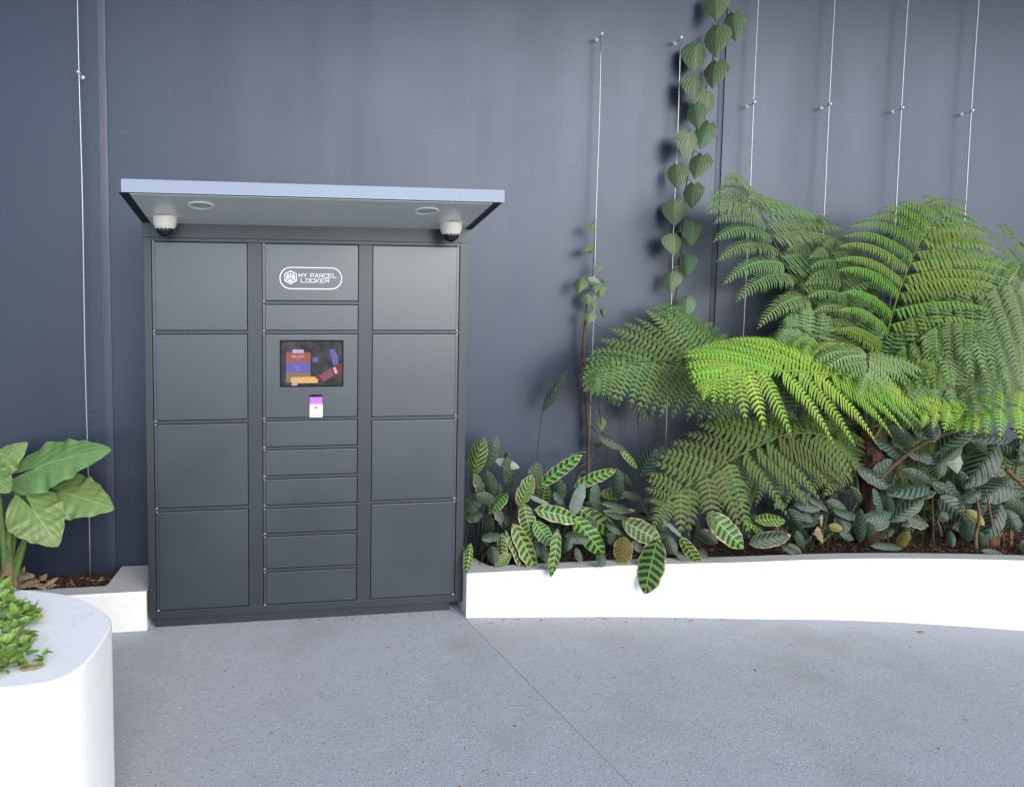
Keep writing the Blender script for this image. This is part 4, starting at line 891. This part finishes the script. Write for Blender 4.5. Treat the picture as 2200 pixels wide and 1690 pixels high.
frond(tf, 'dark', [(1850, 920, .29), (1760, 885, .29), (1660, 880, .27)], [(0, 1800, 1010, .27), (1, 1650, 970, .24)], [(0, 1810, 810, .3), (1, 1670, 800, .27)], 7, 7, .06, .2, .1, [crown], jit=14, mass=MASS)
frond(tf, 'dark', [(1890, 900, .28), (1990, 830, .28), (2090, 800, .28), (2200, 790, .26)], [(0, 1920, 930, .24), (.5, 2060, 900, .22), (1, 2200, 880, .2)], [(0, 1900, 780, .3), (.5, 2040, 700, .3), (1, 2180, 700, .3)], 9, 9, .06, .25, .1, [crown], jit=14, mass=MASS)
# B the lime frond reaching left across the front
frond(tf, 'lime', [(1935, 845, .02), (1880, 815, -.06), (1830, 806, -.12), (1781, 802, -.16), (1707, 797, -.20), (1633, 794, -.24), (1580, 794, -.27), (1545, 803, -.29), (1522, 824, -.31)],
      [(.0, 2070, 890, -.02), (.10, 2010, 895, -.08), (.25, 1966, 911, -.14), (.345, 1932, 923, -.19), (.425, 1893, 938, -.23), (.5, 1829, 948, -.28), (.57, 1774, 942, -.31), (.65, 1672, 926, -.34), (.72, 1619, 911, -.36), (.82, 1563, 866, -.37), (.92, 1530, 866, -.37), (1, 1510, 858, -.36)],
      [(.0, 1810, 768, .08), (.09, 1740, 728, .04), (.19, 1680, 728, .0), (.28, 1625, 722, -.04), (.375, 1562, 716, -.09), (.46, 1513, 728, -.14), (.54, 1474, 748, -.19), (.62, 1474, 770, -.23), (.73, 1480, 793, -.26), (.86, 1484, 815, -.29), (1, 1498, 838, -.32)], 13, 15, .062, .12, .10, [(1868, 960, .18), (1900, 900, .1)], rr=.008, jit=5, label='bright lime frond reaching left across the front', wf=.15)
# C lime frond to the right on its long brown stalk
frond(tf, 'lime', [(2090, 912, -.04), (2105, 893, -.10), (2140, 880, -.16), (2200, 876, -.22), (2290, 890, -.28)],
      [(.0, 2049, 921, -.16), (.18, 2075, 924, -.2), (.32, 2101, 929, -.24), (.5, 2140, 936, -.28), (.66, 2173, 944, -.31), (1, 2300, 960, -.36)],
      [(.0, 2010, 868, .02), (.25, 2080, 850, .0), (.5, 2140, 838, -.05), (.75, 2200, 838, -.1), (1, 2290, 850, -.15)], 6, 6, .066, .2, .22, [(1885, 1040, .14), (1905, 1012, .12), (1985, 951, .05)], rr=.010, jit=5, label='lime frond on a long brown stalk', wf=.16)
frond(tf, 'lime', [(2100, 900, .0), (2060, 885, -.08), (2020, 882, -.13), (1985, 892, -.18)], [(0, 2060, 925, -.1), (.5, 2030, 925, -.17), (1, 1972, 915, -.2)], [(0, 2060, 858, 0), (.5, 2020, 860, -.08), (1, 1968, 880, -.14)], 4, 4, .055, .2, .2, jit=5)

o = obj('leaflet_mass', MASS, [M['dark'], M['grey'], M['mid']], tf); o['kind'] = 'stuff'      # backing fronds added to fill out and darken behind, past counting
f2 = thing('fern', 'mid green fern fanned out on the wall left of the lime frond', 'fern', P2(1560, 1150, .25))
frond(f2, 'mid', [(1620, 850, .18), (1560, 802, .12), (1510, 788, .07), (1469, 778, .03), (1422, 774, -.01), (1375, 776, -.05), (1330, 785, -.08), (1295, 802, -.11), (1274, 828, -.13)],
      [(.0, 1540, 902, .06), (.12, 1505, 896, .02), (.24, 1468, 894, -.02), (.36, 1406, 884, -.07), (.49, 1386, 876, -.10), (.60, 1358, 870, -.13), (.69, 1325, 862, -.15), (.78, 1312, 854, -.16), (.90, 1288, 852, -.17), (1, 1266, 850, -.16)],
      [(.0, 1500, 690, .24), (.14, 1440, 655, .22), (.26, 1392, 662, .19), (.45, 1311, 702, .13), (.54, 1276, 740, .08), (.64, 1252, 778, .02), (.78, 1249, 808, -.05), (.9, 1250, 828, -.09), (1, 1254, 842, -.12)], 12, 13, .062, .12, .09, [(1590, 1150, .25), (1635, 980, .26)], jit=6, wf=.18, sp=.026)
frond(f2, 'mid', [(1630, 860, .24), (1560, 780, .24), (1500, 720, .24), (1455, 680, .22), (1420, 660, .2)], [(0, 1560, 850, .15), (.5, 1440, 760, .16), (1, 1395, 655, .18)], [(0, 1640, 760, .26), (.5, 1540, 700, .26), (1, 1440, 650, .22)], 8, 9, .055, .1, .08, [(1590, 1150, .25), (1640, 980, .26)], jit=10)
f3 = thing('fern', 'low olive green fern drooping towards the planter rim', 'fern', P2(1720, 1170, .2))
frond(f3, 'dark', [(1830, 985, .16), (1790, 945, .12), (1740, 930, .08), (1681, 935, .04), (1633, 955, .01), (1574, 985, -.03), (1515, 1022, -.07), (1460, 1055, -.10), (1425, 1082, -.12)],
      [(.05, 1852, 1000, .06), (.2, 1830, 1018, .02), (.35, 1807, 1027, .0), (.51, 1758, 1078, -.06), (.60, 1671, 1114, -.10), (.65, 1607, 1141, -.13), (.70, 1585, 1130, -.14), (.75, 1530, 1140, -.15), (.80, 1490, 1136, -.15), (.85, 1474, 1145, -.15), (.91, 1440, 1138, -.15), (1, 1398, 1134, -.15)],
      [(.02, 1715, 922, .2), (.14, 1650, 902, .19), (.28, 1604, 902, .18), (.42, 1535, 895, .16), (.54, 1492, 908, .12), (.62, 1450, 945, .07), (.70, 1425, 965, .03), (.78, 1406, 986, .0), (.87, 1388, 1026, -.05), (.94, 1386, 1052, -.09), (1, 1392, 1085, -.12)], 13, 15, .070, .12, .08, [(1760, 1170, .2), (1840, 1080, .2)], jit=6, wf=.20, sp=.029)
frond(f3, 'dark', [(1825, 1010, .2), (1740, 960, .2), (1650, 950, .18), (1560, 985, .12), (1490, 1040, .06)], [(0, 1780, 1060, .1), (.5, 1600, 1090, .04), (1, 1440, 1110, -.02)], [(0, 1760, 930, .24), (.5, 1580, 930, .22), (1, 1440, 1010, .1)], 8, 8, .065, .12, .08, [(1760, 1170, .2), (1840, 1080, .2)], jit=12)
frond(f3, 'dark', [(1800, 1010, .2), (1825, 965, .2), (1845, 935, .18)], [(0, 1775, 985, .15), (1, 1800, 930, .15)], [(0, 1852, 1000, .15), (1, 1860, 950, .15)], 5, 5, .045, .12, .08, [(1760, 1170, .2)], jit=6)

# ------------------------------------------------------------------ elephant ear plant
ep = thing('elephant_ear', 'elephant ear plant with huge green leaves left of the lockers', 'plant', P2(25, 1250, .16))
eb = P2(24, 1238, .17)
def ear(mat, b, t, w, st, up=.9, bow=.1, fold=.1, lobe=.42):
    pb, pt = P2(*b), P2(*t); hw = w*mpp(pb)/2; mb = MB(); n = (CAM-pb).normalized()*(1-up*.5)+V((.05, 0, up))
    leaf_mesh(mb, pb, pt, hw, n, 'ear', bow=bow, fold=fold, ruffle=.10, curl=.10, seed=rnd.random(), nu=24, nv=6, lobe=lobe)
    o = obj('leaf', mb, M[mat], ep, origin=pb, smooth=True)
    pts = [pb-V((0, 0, .004))]+[P2(*s) for s in st]; mb = MB(); cs = catmull(pts, 14); mb.tube(cs, lambda t: .007+.013*t, 8); obj('stalk', mb, M['stem'], o, origin=pb, smooth=True)
ear('ear', (82, 1002, .06), (240, 966, -.06), 116, [(60, 1035, .08), (36, 1080, .12), (20, 1150, .16), (22, 1235, .17)], .42, .10, .1, .6)
ear('ear', (136, 1058, .10), (245, 1094, .0), 108, [(110, 1085, .14), (70, 1130, .16), (40, 1190, .17), (34, 1240, .17)], .30, .10, .1, .55)
ear('ear', (72, 1096, -.02), (125, 1174, -.10), 116, [(62, 1110, .05), (56, 1150, .12), (45, 1190, .16), (30, 1240, .17)], .22, .12, .1, .62)
ear('ear', (-28, 1012, -.02), (22, 1058, -.10), 74, [(-10, 1040, .08), (4, 1120, .15), (12, 1235, .17)], .4, .1)
ear('ear', (-14, 1010, .14), (60, 950, .18), 70, [(-5, 1050, .16), (6, 1130, .17), (14, 1235, .17)], .5, .1)
ear('ear', (60, 1060, .22), (150, 1050, .25), 66, [(45, 1090, .22), (30, 1150, .2), (24, 1235, .18)], .3, .1)
mb = MB(); base = P2(22, 1258, .17); mb.lathe(base, [(.05, -.01), (.056, .02), (.050, .05), (.038, .085), (.026, .12), (.012, .15)], 22)
for v in mb.v: v += (v-base)*(.30*mnoise.noise(V((v.x*70, v.y*70, v.z*14))))
obj('trunk', mb, M['dry'], ep, origin=base, smooth=True)
for k in range(18):
    a = rnd.uniform(0, 6.28); d = V((math.cos(a), math.sin(a)-.4, 0)); mb = MB(); b0 = base+d*.05+V((0, 0, rnd.uniform(0, .06)))
    leaf_mesh(mb, b0, b0+d*.09+V((0, 0, rnd.uniform(-.01, .08))), .022, V((0, -.6, 1)), 'lance', bow=.15, fold=.5, ruffle=.25, seed=k, nu=8, nv=2); obj('dry_sheath', mb, M['dry'], ep, origin=b0, smooth=True)
mb = MB(); sp = catmull([P2(14, 1175, .10), P2(22, 1195, .06), P2(28, 1225, .05), P2(28, 1268, .05)], 10); mb.tube(sp, .006, 6); obj('dead_stalk', mb, M['rach'], ep, origin=sp[0], smooth=True)
# dry leaves heaped beside it
for k in range(17):
    px, py = rnd.uniform(30, 118), rnd.uniform(1222, 1256)
    p = P2(px, py, .11+rnd.uniform(0, .12)); p.z = max(.115, min(p.z, .16)); a = rnd.uniform(0, 6.28); d = V((math.cos(a), math.sin(a), rnd.uniform(-.1, .3))); mb = MB()
    leaf_mesh(mb, p, p+d*rnd.uniform(.05, .085), rnd.uniform(.016, .026), V((rnd.uniform(-.5, .5), -.6, 1)), 'ovate', bow=.2, fold=.2, ruffle=.3, curl=.5, seed=k, nu=8, nv=3)
    obj('dry_sheath', mb, M['dry'], ep, origin=p, smooth=True)

# ------------------------------------------------------------------ trailing greenery on the near planter
tp = thing('trailing_plant', 'fleshy trailing plant spilling over the top of the near white planter', 'plant', (-.35, -1.25, ZF))
spr = [(-10, 1262), (8, 1270), (20, 1284), (2, 1288), (26, 1300), (40, 1312), (10, 1312), (58, 1318), (70, 1330), (34, 1330), (12, 1336), (52, 1338), (74, 1318), (8, 1358), (34, 1356), (52, 1370), (62, 1372), (20, 1380), (0, 1388), (40, 1386), (14, 1404), (-6, 1418), (26, 1412), (8, 1434), (62, 1408), (92, 1418), (40, 1426), (-8, 1446), (-20, 1340), (-24, 1380), (-20, 1300)]
base_leaf = None
for k, (px, py) in enumerate(spr):
    c0 = PZ(px, py+4, ZF+rnd.uniform(.004, .028)); nl = rnd.choice((8, 8, 9))
    if px > 60 and py > 1400: nl = 5
    for j in range(nl):
        a = j*6.28/nl+rnd.uniform(-.4, .4); d = V((math.cos(a), math.sin(a), rnd.uniform(.0, .8))).normalized(); lg = rnd.uniform(.028, .050); p = c0+V((0, 0, rnd.uniform(0, .025)))
        if base_leaf is None or k % 8 == 0:
            mb = MB(); leaf_mesh(mb, (0, 0, 0), (1, 0, 0), .31, (0, 0, 1), 'ovate', bow=rnd.uniform(-.12, .15), fold=-.35, ruffle=.06, seed=k+j, nu=8, nv=2)
            o = obj('leaf', mb, M['succ'], tp, origin=(0, 0, 0), smooth=True); base_leaf = o.data
        else:
            o = bpy.data.objects.new('leaf', base_leaf); col.objects.link(o); o.parent = tp
        q = d.to_track_quat('X', 'Z') @ Matrix.Rotation(rnd.uniform(-.9, .9), 3, 'X').to_quaternion(); o.rotation_mode = 'QUATERNION'; o.rotation_quaternion = q; o.scale = (lg, lg, lg); o.location = p-WORLD[tp.name]
for pts in ([(0, 1440), (30, 1420), (60, 1428), (92, 1424)], [(0, 1330), (40, 1330), (80, 1326)], [(0, 1380), (40, 1380), (62, 1376)], [(0, 1290), (20, 1288), (34, 1300)]):
    sp = catmull([PZ(x, y, ZF+.008) for x, y in pts], 10); mb = MB(); mb.tube(sp, .0032, 5); obj('stem', mb, M['stem'], tp, origin=sp[0], smooth=True)
p = PZ(78, 1432, ZF+.004); mb = MB(); leaf_mesh(mb, PZ(40, 1436, ZF+.006), PZ(98, 1428, ZF+.006), .014, (0, -.3, 1), 'lance', bow=.06, fold=.5, ruffle=.1, seed=3)
tag(obj('dry_leaf', mb, M['dry'], None, origin=PZ(40, 1436, ZF+.006), smooth=True), 'narrow brown dead leaf lying on the near planter top', 'dry leaf')

# ------------------------------------------------------------------ dry stalks and litter in the long planter
def dry_stalk(name, pts, r, label, flat=1):
    sp = catmull([P2(*p) for p in pts], 8); mb = MB()
    mb.tube(sp, lambda t: r*(1.1-.5*t), 6); tag(obj(name, mb, M['stubs'], None, origin=sp[0], smooth=True), label, 'dry stalk', 'dry stalks in the long planter')
dry_stalk('dry_stalk', [(2098, 1190, -.12), (2096, 1150, -.11), (2104, 1110, -.10), (2098, 1070, -.10)], .011, 'tall brown dry stalk standing on the planter rim at the far right')
dry_stalk('dry_stalk', [(2134, 1150, -.02), (2128, 1105, -.02), (2118, 1050, .0)], .008, 'thin brown dry stalk leaning behind the rim stalk at the far right')
dry_stalk('dry_stalk', [(2162, 1008, .0), (2185, 1030, .0), (2215, 1060, .0)], .013, 'thick brown broken stalk slanting out past the right edge')
dry_stalk('dry_stalk', [(2020, 1150, .06), (2019, 1135, .05), (2013, 1118, .04)], .011, 'short torn orange stalk standing under the striped leaves')
dry_stalk('dry_stalk', [(2006, 1180, .1), (2004, 1120, .11), (2003, 1060, .12)], .006, 'dark upright stalk below the crossed striped leaves')
def stubble(label, loc, n, x0, x1, zt0, zt1, r0, r1, yy, spread):
    c = thing('stubble', label, 'dry stalks', loc)
    for k in range(n):
        px = rnd.uniform(x0, x1); sp = catmull([P2(px, 1186, yy), P2(px+rnd.uniform(-4, 5), 1160, yy), P2(px+rnd.uniform(-spread, spread), rnd.uniform(zt0, zt1), yy+.01)], 6)
        r = rnd.uniform(r0, r1); mb = MB(); mb.tube(sp, lambda t: r*(1.1-.4*t), 6); obj('stub', mb, M['stubs'], c, origin=sp[0], smooth=True)
stubble('cut orange brown stalks standing in a tuft at the far right of the planter', P2(2148, 1186, .02), 13, 2120, 2176, 1128, 1146, .004, .010, .02, 8)
stubble('bundle of thin tan stalks standing right of the low olive fern', P2(1681, 1186, .04), 10, 1670, 1692, 1116, 1140, .0025, .005, .04, 14)
for (px, py, qx, qy, w_, lab) in ((1757, 1130, 1768, 1168, 22, 'brown withered leaf hanging behind the rim under the fern'), (1766, 1105, 1764, 1132, 10, 'pale curled dead leaf tip above the withered brown leaf')):
    mb = MB(); a, b = P2(px, py, .03), P2(qx, qy, .01); leaf_mesh(mb, a, b, w_*mpp(a)/2, (0.3, -1, .3), 'ovate', bow=.2, fold=.4, ruffle=.3, curl=.4, seed=5)
    tag(obj('dry_leaf', mb, M['dry'], None, origin=a, smooth=True), lab, 'dry leaf')
mb = MB(); a, b = P2(1974, 1349, -.30), P2(1988, 1350, -.30); a.z = gz(a.x, a.y)+.004; b.z = gz(b.x, b.y)+.006
leaf_mesh(mb, a, b, .012, (0, -.4, 1), 'lance', bow=.1, fold=.3, ruffle=.2, seed=9); tag(obj('dry_leaf', mb, M['dry'], None, origin=a, smooth=True), 'small tan dry leaf lying on the paving below the curved planter', 'dry leaf')
def mulch(name, boxes, n, seed, mat):
    r = random.Random(seed); mb = MB()
    for k in range(n):
        x0, x1, y0, y1, z = boxes[r.randrange(len(boxes))]; p = V((r.uniform(x0, x1), r.uniform(y0, y1), z+r.uniform(-.006, .018))); a = r.uniform(0, 6.28); d = V((math.cos(a), math.sin(a), r.uniform(-.3, .4))).normalized(); l = r.uniform(.008, .04); s = V((-d.y, d.x, r.uniform(-.5, .5)))*r.uniform(.0012, .005); u = V((0, 0, .002))
        i = [mb.vert(p-s), mb.vert(p+s), mb.vert(p+d*l+s*.6), mb.vert(p+d*l-s*.6), mb.vert(p+d*l*.5+u*2)]
        mb.face(i[0], i[1], i[4]); mb.face(i[1], i[2], i[4]); mb.face(i[2], i[3], i[4]); mb.face(i[3], i[0], i[4])
    o = obj(name, mb, M[mat]); o['kind'] = 'stuff'; o['label'] = 'bark chips and broken stalks on the planter soil'; o['category'] = 'mulch'; return o
mulch('bark_mulch', [(-1.2, -.24, .11, .35, .115)], 900, 1, 'trunk'); mulch('leaf_litter', [(-.9, -.25, .11, .3, .12)], 90, 2, 'dry')
mulch('bark_mulch', [(1.95, 5.6, .03, .36, .14), (3.2, 5.6, -.05, .1, .14), (4.6, 5.6, -.18, .0, .14)], 2600, 3, 'trunk')
mulch('leaf_litter', [(1.95, 5.6, .03, .2, .15), (3.6, 5.6, -.04, .1, .15), (4.6, 5.6, -.16, .0, .15)], 420, 4, 'stubs')
def ground_litter():
    r = random.Random(11); mb = MB()
    for k in range(70):
        if k < 30: p = P2(r.uniform(1000, 2200), 1330, -.1); p = V((p.x, -.085-.02*max(0, p.x-3.2)-.06*max(0, p.x-4)-r.uniform(0, .06), 0))
        elif k < 44: p = V((r.uniform(.05, 1.6), r.uniform(-.03, .02), 0))
        else: p = V((r.uniform(.3, 4.6), r.uniform(-1.5, -.2), 0))
        p.z = gz(p.x, p.y)+.002; a = r.uniform(0, 6.28); d = V((math.cos(a), math.sin(a), 0)); l = r.uniform(.004, .016); q = V((-d.y, d.x, 0))*r.uniform(.0015, .004)
        i = [mb.vert(p-q), mb.vert(p+q), mb.vert(p+d*l+q*.4), mb.vert(p+d*l-q*.4), mb.vert(p+d*l*.5+V((0, 0, .004)))]
        for e in range(4): mb.face(i[e], i[(e+1) % 4], i[4])
    o = obj('litter', mb, M['stubs']); o['kind'] = 'stuff'; o['label'] = 'tiny crumbs of bark and leaf scattered on the paving'; o['category'] = 'litter'
ground_litter()
